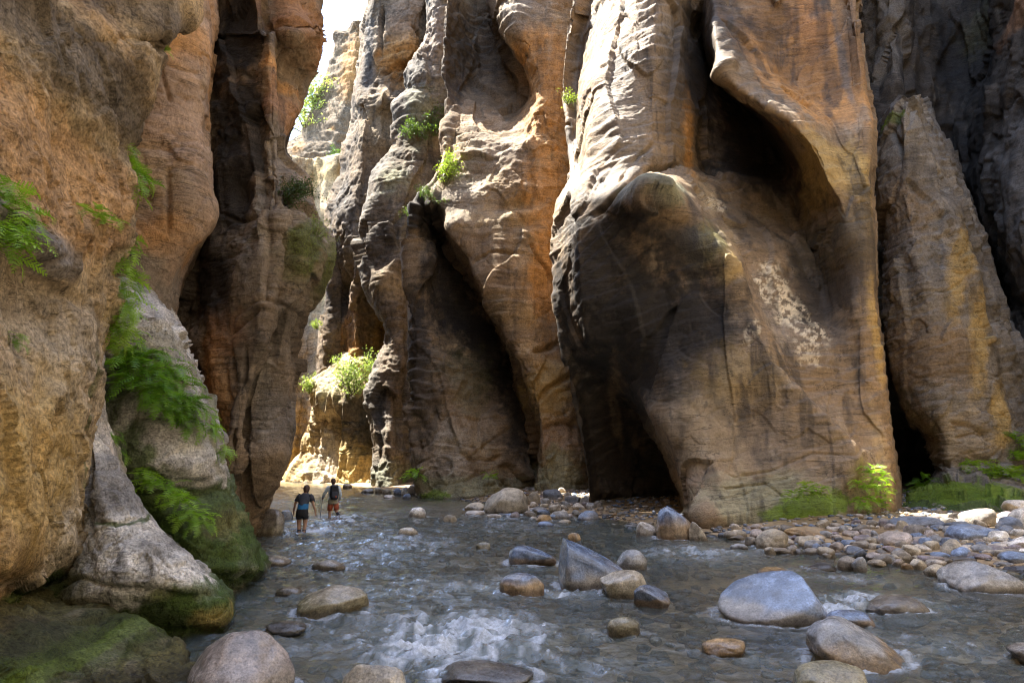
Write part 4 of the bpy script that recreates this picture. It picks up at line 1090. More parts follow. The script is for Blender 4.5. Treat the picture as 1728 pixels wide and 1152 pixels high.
SC = dict(slate=((0.14, 0.165, 0.215), 'slate grey'), blue=((0.19, 0.25, 0.37), 'blue grey'), grey=((0.28, 0.28, 0.285), 'grey'), tan=((0.42, 0.36, 0.27), 'tan'),
          pale=((0.54, 0.48, 0.41), 'pale'), ochre=((0.36, 0.235, 0.11), 'ochre'), pink=((0.42, 0.355, 0.315), 'pinkish'), brown=((0.23, 0.20, 0.165), 'brown'),
          white=((0.66, 0.62, 0.56), 'whitish'), dark=((0.085, 0.08, 0.08), 'dark wet'), purple=((0.22, 0.185, 0.20), 'purplish'), olive=((0.27, 0.235, 0.14), 'olive'))
ROCKS = []      # (x, y, rx, ry) for the water

def stone(name, label, x0, x1, top, bot, ck, seed, cuts=(), cat='stone', group=None, wet=False, band=None, sub=3, depth=0.8, sink=0.25, tilt=0.0, e=0.85, rough=0.10, ground=None, yaw=0.0, ncut=4, hero=False):
    cx = (x0 + x1) / 2
    g = on_water(cx, bot) if wet else ground_at(cx, bot)
    if ground is not None:
        g = on_water(cx, bot, ground)
    Yf = g[1]
    w = (x1 - x0) * Yf / F
    d = w * depth
    Yc = Yf + d * 0.42
    w = (x1 - x0) / F * (Yc * CT)
    zt = at(cx, top, Yc)[2]
    hvis = max(zt - g[2], 0.04)
    if wet and sink < 0.6 and not hero:
        sink = 0.75
    hh = hvis * (1 + sink)
    V, Fc = ICO[sub]
    rng = np.random.default_rng(seed)
    p = np.sign(V) * np.abs(V) ** e
    planes = [(np.array(n, float) / np.linalg.norm(n), off) for n, off in cuts]
    for _ in range(ncut):
        n = rng.normal(size=3)
        n /= np.linalg.norm(n)
        planes.append((n, rng.uniform(0.62, 0.9)))
    for n, off in planes:
        s = p @ n - off
        p = p - n * (0.85 * 0.5 * (s + np.sqrt(s * s + 0.012)))[:, None]
    so = rng.uniform(-50, 50, 3)
    p = p * (1 + rough * fbm(V * 1.3 + so, 3, seed) + rough * 0.35 * fbm(V * 4.0 + so, 3, seed + 1))[:, None]
    p = p - (p.max(0) + p.min(0)) / 2
    if tilt:
        c, s = math.cos(R(tilt)), math.sin(R(tilt))
        p = p @ np.array(((c, 0, s), (0, 1, 0), (-s, 0, c))).T
    if yaw:
        c, s = math.cos(R(yaw)), math.sin(R(yaw))
        p = p @ np.array(((c, s, 0), (-s, c, 0), (0, 0, 1)))
    ext = p.max(0) - p.min(0)
    p = p / ext * np.array((w, d, hh))
    # origin at the base
    p[:, 2] += -p[:, 2].max() + hvis
    loc = np.array(((cx - CX) / F * (Yc * CT), Yc, g[2]))
    base = np.array(SC[ck][0]) * rng.uniform(0.85, 1.15)
    n = fbm(p / max(w, 0.05) * 3 + so, 4, seed + 2)
    n2 = fbm(p * np.array((1, 1, 3)) / max(w, 0.05) * 2 + so, 3, seed + 4)
    col = base[None] * (1 + 0.6 * n)[:, None]
    warm = sstep(0.0, 0.6, n2)[:, None] * 0.5
    col = col * (1 - warm) + np.array(SC['tan'][0]) * 0.8 * warm
    if band:
        cname, h0, amt = band
        k = (sstep(h0 * 1.5, h0 * 0.55, p[:, 2] / hvis + 0.25 * n) * amt)[:, None]
        col = col * (1 - k) + np.array(SC[cname][0]) * k
    o = mesh_obj(name, p, Fc, st_wet if wet else st_dry, cols=np.clip(col, 0.01, 0.9))
    o.location = loc
    tag(o, label, cat, group)
    if g[2] < 0.06:
        ROCKS.append((loc[0], Yc, w * 0.5, d * 0.5, hvis))
    return o

B = dict(cat='boulder', group='boulders in the river', wet=True, sub=4)
stone('boulder', 'steep blue grey wedge shaped boulder in midstream', 941, 1062, 909, 990, 'blue', 1, cuts=[((0.56, -0.1, 0.83), 0.10), ((-1, -0.05, 0.12), 0.60), ((0.1, -1, 0.35), 0.62)], band=('tan', 0.22, 0.8), depth=0.75, e=0.8, ncut=1, rough=0.06, hero=True, sink=0.35, **B)
stone('boulder', 'low smooth blue grey boulder left of the wedge shaped one', 858, 937, 920, 951, 'blue', 2, band=('ochre', 0.25, 0.7), cuts=[((0.5, 0, 0.8), 0.45)], ncut=2, **B)
stone('boulder', 'half submerged rounded boulder with ochre rim in front of the low blue one', 842, 917, 967, 1001, 'blue', 3, band=('ochre', 0.55, 0.9), ncut=2, **B)
stone('boulder', 'yellowish rounded boulder leaning on the wedge shaped one', 1010, 1085, 962, 1006, 'tan', 4, band=('olive', 0.5, 0.6), ncut=2, **B)
stone('boulder', 'small black wet boulder right of the yellowish one', 1063, 1121, 988, 1020, 'slate', 5, band=('ochre', 0.2, 0.6), cuts=[((0.4, -0.3, 0.8), 0.4)], ncut=3, **B)
stone('boulder', 'grey boulder behind the wedge shaped one', 1035, 1086, 926, 958, 'grey', 6, ncut=4, **B)
stone('boulder', 'large smooth blue boulder sloping to the left, right half of the river', 1204, 1378, 967, 1048, 'blue', 7, band=('tan', 0.2, 0.7), cuts=[((-0.55, -0.45, 0.8), 0.28), ((0.95, -0.2, 0.35), 0.66)], depth=0.8, e=0.85, ncut=1, rough=0.06, hero=True, sink=0.45, **B)
stone('boulder', 'broad grey boulder with brown flank near the lower right corner', 1348, 1500, 1045, 1124, 'grey', 8, band=('ochre', 0.35, 0.8), cuts=[((0.6, -0.3, 0.7), 0.4), ((-0.2, -0.8, 0.5), 0.55)], ncut=2, **B)
stone('boulder', 'small bluish boulder just behind the broad grey one', 1376, 1452, 1029, 1054, 'blue', 9, band=('ochre', 0.4, 0.7), ncut=2, **B)
stone('boulder', 'pinkish veined boulder at the bottom edge beside the mossy slab', 334, 508, 1070, 1185, 'pink', 10, band=('brown', 0.15, 0.6), cuts=[((0.2, -0.6, 0.8), 0.5), ((-0.7, -0.4, 0.6), 0.55), ((0.75, -0.3, 0.55), 0.6)], ncut=2, **B)
stone('boulder', 'tan boulder top cut off by the bottom edge', 588, 696, 1122, 1200, 'tan', 11, cuts=[((0.1, -0.7, 0.7), 0.55)], ncut=2, **B)
stone('boulder', 'long tan and green boulder left of the white water', 513, 628, 989, 1036, 'tan', 12, band=('olive', 0.55, 0.9), cuts=[((-0.5, -0.3, 0.8), 0.5), ((0.3, -0.3, 0.8), 0.62)], ncut=2, **B)
stone('boulder', 'two toned blue and ochre boulder at the mouth of the cave', 1103, 1176, 854, 908, 'blue', 13, band=('ochre', 0.55, 0.9), cuts=[((0.5, -0.2, 0.8), 0.5)], ncut=2, **B)
stone('boulder', 'pale boulder beside the two toned one, left', 1070, 1104, 880, 904, 'pale', 14, ncut=3, **B)
stone('boulder', 'tan pointed boulder beside the two toned one, right', 1158, 1190, 880, 910, 'tan', 15, cuts=[((0.7, 0, 0.7), 0.35)], ncut=3, **B)
stone('boulder', 'big tan grey boulder under the middle cliff', 817, 891, 822, 868, 'tan', 16, cuts=[((0.3, -0.5, 0.8), 0.7), ((-0.8, -0.3, 0.5), 0.6)], cat='boulder', group='boulders on the bank', sub=4, ncut=4, band=('brown', 0.25, 0.4))
stone('boulder', 'long grey boulder lying at the water, right of the cobble bank', 1578, 1700, 946, 994, 'grey', 17, cuts=[((0.75, -0.1, 0.6), 0.5), ((-0.8, -0.2, 0.5), 0.62), ((0.0, -0.7, 0.7), 0.66)], ncut=2, rough=0.12, band=('tan', 0.4, 0.4), **B)
stone('boulder', 'brown boulder against the left cliff beside the first hiker', 436, 487, 857, 902, 'brown', 18, ncut=3, band=('olive', 0.3, 0.6), **B)
stone('boulder', 'slate boulder behind the brown one at the left cliff', 478, 499, 860, 876, 'slate', 19, ncut=3, **{**B, 'sub': 4})
stone('boulder', 'white stone standing alone in the water before the middle cliff', 692, 721, 855, 871, 'white', 20, ncut=3, **{**B, 'sub': 4})
stone('boulder', 'low tan stone in the riffle left of centre', 675, 708, 889, 904, 'tan', 21, ncut=3, **{**B, 'sub': 4})
stone('boulder', 'small ochre stone in the riffle beyond the low blue boulder', 956, 978, 898, 911, 'ochre', 22, ncut=3, **{**B, 'sub': 4})
stone('boulder', 'small olive stone peeping from the water at midstream', 804, 828, 914, 925, 'olive', 23, ncut=3, **{**B, 'sub': 4})
stone('boulder', 'ochre stone in the shallows behind the broad blue boulder', 1268, 1318, 957, 970, 'ochre', 24, ncut=3, **{**B, 'sub': 4})
stone('boulder', 'yellow stone in the shallow pool before the wedge shaped boulder', 1018, 1072, 1040, 1068, 'olive', 25, ncut=3, **{**B, 'sub': 4})
stone('boulder', 'flat orange brown rock awash in the shallow pool', 1172, 1242, 1078, 1100, 'ochre', 26, ncut=4, sink=1.0, **{**B, 'sub': 4})
stone('boulder', 'black wet rock awash in the white water at the bottom', 745, 900, 1122, 1160, 'dark', 27, ncut=4, sink=0.6, **{**B, 'sub': 4})
stone('boulder', 'dark orange rock cut off by the right edge', 1672, 1760, 1086, 1116, 'brown', 29, ncut=4, sink=0.8, **{**B, 'sub': 4})
stone('boulder', 'flat wet rock in the riffle below the first hiker', 446, 500, 938, 953, 'brown', 30, ncut=4, sink=0.8, **{**B, 'sub': 4})
stone('boulder', 'thin dark rock awash right of the flat wet one', 535, 590, 944, 960, 'brown', 31, ncut=4, sink=0.8, **{**B, 'sub': 4})
stone('boulder', 'dark rock just breaking the surface left of the long tan boulder', 462, 532, 1049, 1068, 'dark', 32, ncut=4, sink=0.8, **{**B, 'sub': 4})
stone('boulder', 'small pale stone at the foot of the mossy ledge', 371, 400, 988, 1006, 'pale', 33, ncut=3, **{**B, 'sub': 4})
stone('boulder', 'mossy brown rock cut off by the bottom edge near the broad grey boulder', 1318, 1440, 1118, 1180, 'olive', 34, ncut=4, **{**B, 'sub': 4})
stone('boulder', 'thin brown rock awash in the left current', 478, 520, 990, 1004, 'brown', 35, ncut=4, sink=0.8, **{**B, 'sub': 4})
stone('boulder', 'smooth dark hump of rock under the right riffle', 1440, 1540, 1004, 1034, 'brown', 36, ncut=3, sink=1.5, **{**B, 'sub': 4})

ORD1 = ['first', 'second', 'third', 'fourth', 'fifth', 'sixth', 'seventh', 'eighth', 'ninth', 'tenth', 'eleventh', 'twelfth', 'thirteenth', 'fourteenth', 'fifteenth']
ORD = ORD1 + ['sixteenth', 'seventeenth', 'eighteenth', 'nineteenth', 'twentieth'] + ['twenty-' + w for w in ORD1[:9]] + ['thirtieth'] + ['thirty-' + w for w in ORD1[:9]]
def bank(zone, group, rows):
    rows = sorted(rows, key=lambda r: r[0] + r[1])
    count, tot = {}, {}
    for r in rows:
        tot[r[4]] = tot.get(r[4], 0) + 1
    for r in rows:
        x0, x1, t, b_, ck = r[:5]
        k = count.get(ck, 0)
        count[ck] = k + 1
        shape = 'flat' if (x1 - x0) > 2.4 * (b_ - t) else 'rounded'
        cn = SC[ck][1]
        lab = f'{shape} {cn} stone {zone}' if tot[ck] == 1 else f'{ORD[k]} {cn} stone from the left {zone}'
        stone('bank_stone', lab, x0, x1, t, b_, ck, 300 + int(x0 * 7 + t), cat='stone', group=group, sub=4 if x1 - x0 > 45 else 3,
              tilt=r[5] if len(r) > 5 else 0, yaw=(x0 * 13 % 50) - 25, depth=0.85, sink=0.5, ncut=6, e=0.8, rough=0.13, band=('tan', 0.3, 0.35))

def scatter(n, seed, x0, x1, edge, keep):
    """further stones of the pile, smaller than the ones measured one by one"""
    rng = np.random.default_rng(seed)
    out_ = []
    while len(out_) < n:
        x, y = rng.uniform(x0, x1), rng.uniform(*edge)
        w = rng.uniform(13, 26) * (y - 772) / 130
        h = w * rng.uniform(0.42, 0.75)
        if any(abs(x - (r[0] + r[1]) / 2) < (r[1] - r[0]) * 0.42 and abs(y - r[3]) < 6 for r in keep + out_):
            continue
        out_.append((x - w / 2, x + w / 2, y - h, y, ['tan', 'grey', 'brown', 'pale', 'slate', 'purple', 'pink', 'blue'][rng.integers(8)], rng.uniform(-15, 25)))
    return out_

L1 = [(1268, 1322, 892, 928, 'tan')]
bank('below the fluted buttress', 'cobbles below the fluted buttress', scatter(38, 5, 1225, 1425, (893, 936), L1) + [
    (1268, 1322, 892, 928, 'tan'), (1312, 1395, 888, 911, 'ochre'), (1296, 1322, 910, 924, 'tan'), (1334, 1374, 903, 925, 'tan', 15), (1279, 1329, 923, 935, 'brown'),
    (1321, 1337, 919, 931, 'pink'), (1345, 1371, 924, 938, 'brown'), (1369, 1399, 922, 941, 'tan'), (1390, 1412, 914, 930, 'pink'), (1347, 1400, 949, 964, 'dark'),
    (1400, 1435, 938, 963, 'brown', 20), (1413, 1440, 894, 906, 'pink'), (1416, 1436, 913, 925, 'pink'), (1413, 1443, 921, 936, 'slate'), (1250, 1270, 905, 925, 'brown'),
    (1386, 1432, 886, 897, 'pale'), (1366, 1384, 908, 920, 'slate'), (1398, 1412, 906, 914, 'dark'), (1205, 1222, 898, 907, 'slate'), (1222, 1250, 902, 912, 'brown'), (1330, 1350, 925, 935, 'grey'), (1376, 1392, 932, 942, 'white')])
bank('at the foot of the cleft', 'cobbles at the foot of the cleft', scatter(40, 6, 1428, 1590, (884, 958), L1) + [
    (1490, 1574, 870, 894, 'slate'), (1517, 1562, 885, 905, 'brown', 8), (1470, 1528, 896, 922, 'pink', 5), (1504, 1537, 919, 942, 'tan', 30), (1492, 1522, 927, 950, 'brown', 30),
    (1512, 1540, 910, 921, 'purple'), (1539, 1575, 918, 930, 'grey'), (1430, 1462, 902, 920, 'purple'), (1459, 1473, 894, 910, 'grey'), (1428, 1463, 884, 901, 'brown'),
    (1449, 1477, 916, 927, 'tan'), (1428, 1454, 925, 943, 'slate', 15), (1456, 1490, 934, 952, 'brown', 20), (1490, 1511, 942, 955, 'pink'), (1505, 1524, 949, 962, 'ochre'), (1521, 1546, 942, 962, 'tan', 35),
    (1543, 1582, 951, 974, 'tan', 12), (1425, 1447, 938, 966, 'grey'), (1452, 1480, 944, 956, 'tan'), (1532, 1574, 936, 952, 'purple'), (1553, 1584, 902, 922, 'grey', 10), (1476, 1500, 920, 934, 'purple'),
    (1560, 1587, 884, 897, 'slate'), (1524, 1556, 905, 916, 'pink'), (1570, 1590, 940, 952, 'brown'), (1534, 1556, 876, 888, 'purple')])
bank('before the leaning pillar', 'stones before the leaning pillar', scatter(40, 7, 1590, 1728, (880, 950), L1) + [
    (1611, 1668, 857, 887, 'brown', 5), (1585, 1675, 884, 913, 'blue', 5), (1582, 1628, 879, 892, 'slate'), (1592, 1616, 865, 880, 'brown'), (1669, 1712, 871, 898, 'slate'),
    (1687, 1745, 842, 868, 'white', 10), (1694, 1750, 856, 895, 'white', 15), (1654, 1688, 895, 916, 'white'), (1693, 1718, 892, 906, 'white'), (1685, 1745, 906, 928, 'white'),
    (1575, 1617, 909, 939, 'tan', 25), (1671, 1724, 930, 952, 'blue', 10), (1627, 1655, 934, 949, 'purple'), (1585, 1630, 938, 952, 'dark'), (1629, 1645, 908, 919, 'pink'), (1646, 1658, 910, 919, 'white'),
    (1569, 1600, 872, 884, 'brown'), (1624, 1660, 918, 934, 'grey'), (1655, 1690, 914, 926, 'pale'), (1660, 1690, 948, 958, 'grey'), (1678, 1740, 957, 970, 'slate'), (1700, 1740, 926, 940, 'white'), (1648, 1672, 928, 938, 'tan'), (1676, 1700, 862, 876, 'purple')])
bank('at the foot of the middle cliff', 'stones at the foot of the middle cliff', scatter(30, 8, 860, 1015, (836, 878), L1) + [
    (689, 717, 815, 835, 'brown'), (665, 680, 823, 835, 'blue'), (679, 690, 821, 836, 'white'), (634, 647, 822, 832, 'tan'), (646, 662, 825, 834, 'tan'), (681, 696, 832, 841, 'blue'), (701, 720, 831, 839, 'pale'),
    (650, 670, 834, 841, 'pale'), (785, 819, 847, 861, 'tan'), (888, 911, 828, 851, 'tan'), (916, 950, 825, 844, 'slate'), (912, 930, 840, 853, 'grey'), (951, 965, 830, 843, 'pale'), (952, 979, 835, 851, 'slate'),
    (870, 895, 850, 865, 'pale'), (883, 904, 862, 875, 'brown'), (925, 946, 850, 865, 'pale'), (900, 930, 868, 882, 'ochre'), (907, 935, 879, 890, 'blue'), (974, 1009, 861, 879, 'blue', 10), (905, 928, 859, 869, 'blue'),
    (930, 963, 862, 877, 'grey'), (787, 819, 861, 871, 'pale'), (821, 849, 867, 876, 'pale'), (750, 773, 868, 884, 'tan'), (965, 985, 848, 860, 'pale'), (946, 962, 845, 857, 'grey'), (893, 906, 846, 856, 'pale'), (978, 996, 838, 850, 'grey'),
    (938, 962, 876, 884, 'tan'), (940, 956, 822, 832, 'pale'), (895, 925, 855, 863, 'grey'), (850, 880, 866, 874, 'blue'), (1000, 1015, 846, 856, 'brown'), (580, 596, 815, 823, 'pale'), (612, 632, 824, 832, 'grey')])

# ---------------------------------------------------------------- water
RAPIDS = [(760, 1075, 190, 62, 1.0), (640, 1000, 220, 45, 0.5), (620, 920, 190, 40, 0.6), (560, 880, 120, 24, 0.65), (780, 990, 200, 30, 0.55), (1470, 1015, 130, 26, 0.75), (1180, 932, 130, 22, 0.6),
          (850, 880, 200, 24, 0.45), (700, 860, 130, 14, 0.35), (960, 1120, 200, 40, 0.45), (1560, 1080, 160, 40, 0.5), (1000, 1060, 140, 24, 0.3), (600, 1060, 200, 60, 0.5), (1400, 1030, 80, 20, 0.7), (1430, 975, 120, 16, 0.45),
          (560, 845, 110, 12, 0.45), (880, 1090, 90, 34, 0.8), (700, 1100, 120, 44, 0.9), (1340, 960, 60, 12, 0.4), (1300, 1110, 120, 24, 0.35), (1480, 1120, 90, 22, 0.5), (530, 896, 50, 9, 0.95), (585, 872, 40, 7, 0.9), (1430, 1010, 70, 14, 0.9), (960, 1000, 60, 12, 0.6), (880, 955, 50, 10, 0.55)]
ny, nx = 560, 450
yy = np.geomspace(5.2, 78.0, ny)
us = np.linspace(-1, 1, nx)
Xw = us[None, :] * (1.5 + yy[:, None] * 0.86) + 0.0
Yw = np.repeat(yy[:, None], nx, 1)
W = np.stack((Xw.ravel(), Yw.ravel(), np.zeros(Xw.size)), -1)
rap = np.zeros(len(W))
for (px, py, rx, ry, s) in RAPIDS:
    c = on_water(px, py)
    mx = c[1] / F
    my = abs(on_water(px, py - ry)[1] - on_water(px, py + ry)[1]) / 2
    q = ((W[:, 0] - c[0]) / (rx * mx)) ** 2 + ((W[:, 1] - c[1]) / my) ** 2
    rap = np.maximum(rap, s * np.exp(-q * 1.1))
warp = np.stack((fbm(W / 1.7, 2, 201), fbm(W / 1.7, 2, 202), np.zeros(len(W))), 1)
fl = W + warp * 0.5
amp = 0.26 + 1.25 * rap
rap_n = fbm(fl * np.array((1.1, 0.55, 1)), 3, 203)
w1 = fbm(fl * np.array((0.9, 1.3, 1)), 3, 204, ridge=True)
w2 = fbm(fl * np.array((2.4, 3.8, 1)), 3, 205, ridge=True)
w3 = fbm(fl * np.array((6.5, 10.0, 1)), 2, 206, ridge=True)
st = fbm((fl + warp * 0.3) * np.array((9.0, 1.9, 1)), 4, 207, gain=0.6)
st2 = fbm((fl + warp * 0.2) * np.array((16.0, 4.0, 1)), 4, 208, gain=0.6)
Zw = amp * (0.10 * w1 + 0.085 * w2) + (0.22 + 0.7 * rap) * 0.034 * w3 - 0.06
foam = 0.95 * sstep(0.25, 1.15, rap * (0.55 + 0.45 * w1 + 0.45 * rap_n + 0.9 * st + 0.5 * st2))
foam = np.maximum(foam, 0.6 * sstep(0.70, 1.1, (0.25 + 0.75 * rap) * (0.25 + 0.75 * w2 + 0.5 * w3 + 0.8 * st2)))
for (x, y, rx, ry, hv) in ROCKS:
    dx, dy = (W[:, 0] - x) / (rx + 0.02), (W[:, 1] - y) / (ry + 0.02)
    d = np.hypot(dx, dy)
    k = np.minimum(1.0, rx * 1.6)
    # water piles up on the upstream face and streams away below the stone
    Zw += 0.06 * k * np.exp(-((d - 1.0) * 2.2) ** 2) * np.where(dy > 0, 1.0, -0.15)
    wake = np.exp(-(dx * 0.95) ** 2) * sstep(0.0, -1.2, dy) * np.exp(dy * 0.33) * k
    ring = np.exp(-((d - 1.05) * 6.0) ** 2) * k
    fast = 0.35 + 0.65 * np.clip(rap * 1.6, 0, 1)
    foam = np.maximum(foam, fast * 0.8 * sstep(0.35, 0.9, wake * (0.6 + 0.3 * w2 + 0.8 * st + 0.5 * st2)))
    foam = np.maximum(foam, fast * 0.75 * sstep(0.25, 0.9, ring * (0.6 + 0.7 * w3 + 0.4 * w2)))
W[:, 2] = Zw
fc = np.zeros((len(W), 3))
fc[:, 0] = foam
fc[:, 1] = rap
m_wat, nt, b = new_mat('river_water')
nt.nodes.remove(b)
out = nt.nodes['Material Output']
attr = nd(nt, 'ShaderNodeAttribute', attribute_name='Col')
sep = nd(nt, 'ShaderNodeSeparateColor')
nt.links.new(attr.outputs['Color'], sep.inputs[0])
pos = nd(nt, 'ShaderNodeNewGeometry').outputs['Position']
mp = nd(nt, 'ShaderNodeMapping')
mp.inputs['Scale'].default_value = (1.0, 0.7, 1.0)
nt.links.new(pos, mp.inputs['Vector'])
r1 = noise_tex(nt, mp.outputs[0], 5.0, 4, 0.6, 0.6)
r2 = noise_tex(nt, mp.outputs[0], 18.0, 5, 0.6, 0.3)
bp = nd(nt, 'ShaderNodeBump', Strength=0.9, Distance=0.07)
nt.links.new(mathn(nt, 'ADD', r1, mathn(nt, 'MULTIPLY', r2, 0.35)), bp.inputs['Height'])
murk = nd(nt, 'ShaderNodeBsdfDiffuse')
murk.inputs['Color'].default_value = (0.16, 0.205, 0.205, 1)
clear = nd(nt, 'ShaderNodeBsdfTransparent')
clear.inputs['Color'].default_value = (0.93, 0.91, 0.78, 1)
body = nd(nt, 'ShaderNodeMixShader')
nt.links.new(mathn(nt, 'SUBTRACT', 0.79, mathn(nt, 'MULTIPLY', sep.outputs[1], 0.5)), body.inputs[0])
nt.links.new(murk.outputs[0], body.inputs[1])
nt.links.new(clear.outputs[0], body.inputs[2])
gl = nd(nt, 'ShaderNodeBsdfGlossy')
gl.inputs['Roughness'].default_value = 0.05
gl.inputs['Color'].default_value = (0.95, 0.97, 1, 1)
nt.links.new(bp.outputs[0], gl.inputs['Normal'])
fr = nd(nt, 'ShaderNodeFresnel')
fr.inputs['IOR'].default_value = 1.5
nt.links.new(bp.outputs[0], fr.inputs['Normal'])
surf = nd(nt, 'ShaderNodeMixShader')
nt.links.new(fr.outputs[0], surf.inputs[0])
nt.links.new(body.outputs[0], surf.inputs[1])
nt.links.new(gl.outputs[0], surf.inputs[2])
fo = nd(nt, 'ShaderNodeBsdfDiffuse')
fo.inputs['Color'].default_value = (0.78, 0.84, 0.94, 1)
nt.links.new(bp.outputs[0], fo.inputs['Normal'])
f1 = noise_tex(nt, mp.outputs[0], 26.0, 6, 0.75, 0.5)
fa = mathn(nt, 'MULTIPLY', sep.outputs[0], ramp(nt, f1, (0.3, 0.35), (0.6, 1.1)), clamp=True)
fin = nd(nt, 'ShaderNodeMixShader')
nt.links.new(fa, fin.inputs[0])
nt.links.new(surf.outputs[0], fin.inputs[1])
nt.links.new(fo.outputs[0], fin.inputs[2])
nt.links.new(fin.outputs[0], out.inputs['Surface'])
o = mesh_obj('river_water', W, grid_faces(ny, nx), m_wat, cols=fc)
tag(o, kind='structure')
# ---------------------------------------------------------------- gravel between the stones: too many to count
def pebbles(name, label, n, seed, ok, size, kinds, ymax):
    rng = np.random.default_rng(seed)
    V0, F0 = ICO0
    vs_, fs_, cs_ = [], [], []
    k = 0
    while k < n:
        y = 6 + rng.random() ** 1.4 * (ymax - 6)
        x = rng.uniform(-10, 24)
        h = float(bed_height(np.array(x), np.array(y)))
        if not ok(h):
            continue
        px, py, dep = project(np.array((x, y, h)))
        if px > 1760 or px < 330 or py > 1200:
            n -= 0.05
            continue
        s = rng.uniform(*size) * (0.7 + y / 40)
        sc = np.array((s * rng.uniform(0.8, 1.6), s * rng.uniform(0.8, 1.4), s * rng.uniform(0.45, 0.8)))
        a = rng.uniform(0, 6.28)
        p = V0 * (1 + 0.15 * rng.normal(size=(len(V0), 1))) * sc
        p = p @ np.array(((math.cos(a), math.sin(a), 0), (-math.sin(a), math.cos(a), 0), (0, 0, 1)))
        vs_.append(p + np.array((x, y, h + sc[2] * 0.3)))
        fs_.append(F0 + k * len(V0))
        c = np.array(SC[kinds[rng.integers(len(kinds))]][0]) * rng.uniform(0.6, 1.15)
        cs_.append(np.tile(c, (len(V0), 1)))
        k += 1
    o = mesh_obj(name, np.concatenate(vs_), np.concatenate(fs_), st_dry, cols=np.concatenate(cs_))
    tag(o, label, kind='stuff')

ICO3S = ico(1)
ICO0 = ico(0)
pebbles('gravel', 'fine gravel and pebbles filling the bank between the stones', 6500, 77, lambda h: -0.1 < h < 0.5, (0.025, 0.085), list(SC)[:8], 52)
pebbles('drowned_cobbles', 'brown cobbles lying under the clear shallows', 2600, 78, lambda h: h < -0.12, (0.05, 0.17), ['ochre', 'brown', 'olive', 'tan', 'grey', 'slate', 'ochre'], 30)

# ---------------------------------------------------------------- ferns and shrubs
def leaf_material(name, c1, c2, trans=0.45):
    m, nt, b = new_mat(name)
    nt.nodes.remove(b)
    geo = nd(nt, 'ShaderNodeNewGeometry')
    oi = nd(nt, 'ShaderNodeObjectInfo')
    n = noise_tex(nt, geo.outputs['Position'], 9.0, 3)
    f = mathn(nt, 'ADD', mathn(nt, 'MULTIPLY', n, 0.8), mathn(nt, 'MULTIPLY', oi.outputs['Random'], 0.45))
    col = ramp(nt, f, (0.25, c1), (0.85, c2))
    d = nd(nt, 'ShaderNodeBsdfDiffuse')
    t = nd(nt, 'ShaderNodeBsdfTranslucent')
    g = nd(nt, 'ShaderNodeBsdfGlossy')
    g.inputs['Roughness'].default_value = 0.45
    nt.links.new(col, d.inputs['Color'])
    nt.links.new(mixc(nt, 1.0, col, (1.25, 1.2, 0.6), 'MULTIPLY'), t.inputs['Color'])
    a = nd(nt, 'ShaderNodeMixShader')
    a.inputs[0].default_value = trans
    nt.links.new(d.outputs[0], a.inputs[1])
    nt.links.new(t.outputs[0], a.inputs[2])
    e = nd(nt, 'ShaderNodeMixShader')
    e.inputs[0].default_value = 0.05
    nt.links.new(a.outputs[0], e.inputs[1])
    nt.links.new(g.outputs[0], e.inputs[2])
    nt.links.new(e.outputs[0], nt.nodes['Material Output'].inputs['Surface'])
    return m

fern_green = leaf_material('fern_green', (0.15, 0.33, 0.02), (0.38, 0.60, 0.05))
fern_deep = leaf_material('fern_deep_green', (0.10, 0.25, 0.02), (0.28, 0.50, 0.045))
fern_lime = leaf_material('fern_lime', (0.17, 0.33, 0.015), (0.36, 0.55, 0.035))
leaf_dark = leaf_material('shrub_green', (0.03, 0.07, 0.012), (0.09, 0.16, 0.025))
leaf_lime = leaf_material('shrub_lime', (0.12, 0.22, 0.02), (0.30, 0.40, 0.06), 0.55)
leaf_pale = leaf_material('shrub_pale', (0.16, 0.25, 0.07), (0.38, 0.46, 0.15), 0.55)
m_stem, nt, b = new_mat('plant_stem')
b.inputs['Base Color'].default_value = (0.10, 0.075, 0.035, 1)
b.inputs['Roughness'].default_value = 0.8

def moss_carpet(name, label, patches, mat, seed):
    rng = np.random.default_rng(seed)
    V, Fc = [], []
    for P, N, dep in patches:
        for p, n, d in zip(P, N, dep):
            l = rng.uniform(0.5, 1.4) * 0.0008 * d
            for _ in range(2):
                a = n * 0.7 + rng.normal(size=3) * 0.6 + np.array((0, 0, 0.1))
                a /= np.linalg.norm(a)
                b_ = np.cross(a, rng.normal(size=3))
                b_ /= np.linalg.norm(b_)
                c = p + rng.normal(size=3) * l * 0.8
                k = len(V)
                V += [c - b_ * l * 0.6, c + b_ * l * 0.6, c + a * l * 1.2]
                Fc.append((k, k + 1, k + 2))
    o = mesh_obj(name, np.array(V), np.array(Fc), mat, smooth=False)
    tag(o, label, kind='stuff')

moss_m = leaf_material('moss_green', (0.05, 0.085, 0.012), (0.15, 0.20, 0.03), 0.3)
moss_b = leaf_material('moss_bright_green', (0.11, 0.18, 0.012), (0.26, 0.36, 0.03), 0.3)
moss_carpet('moss', 'dark carpet of moss on the wet ledges of the left bank', [m for m in MOSS if m[2].mean() < 19], moss_m, 5)
moss_carpet('moss', 'bright carpet of moss on the cliff feet of the right bank', [m for m in MOSS if m[2].mean() >= 19], moss_b, 6)

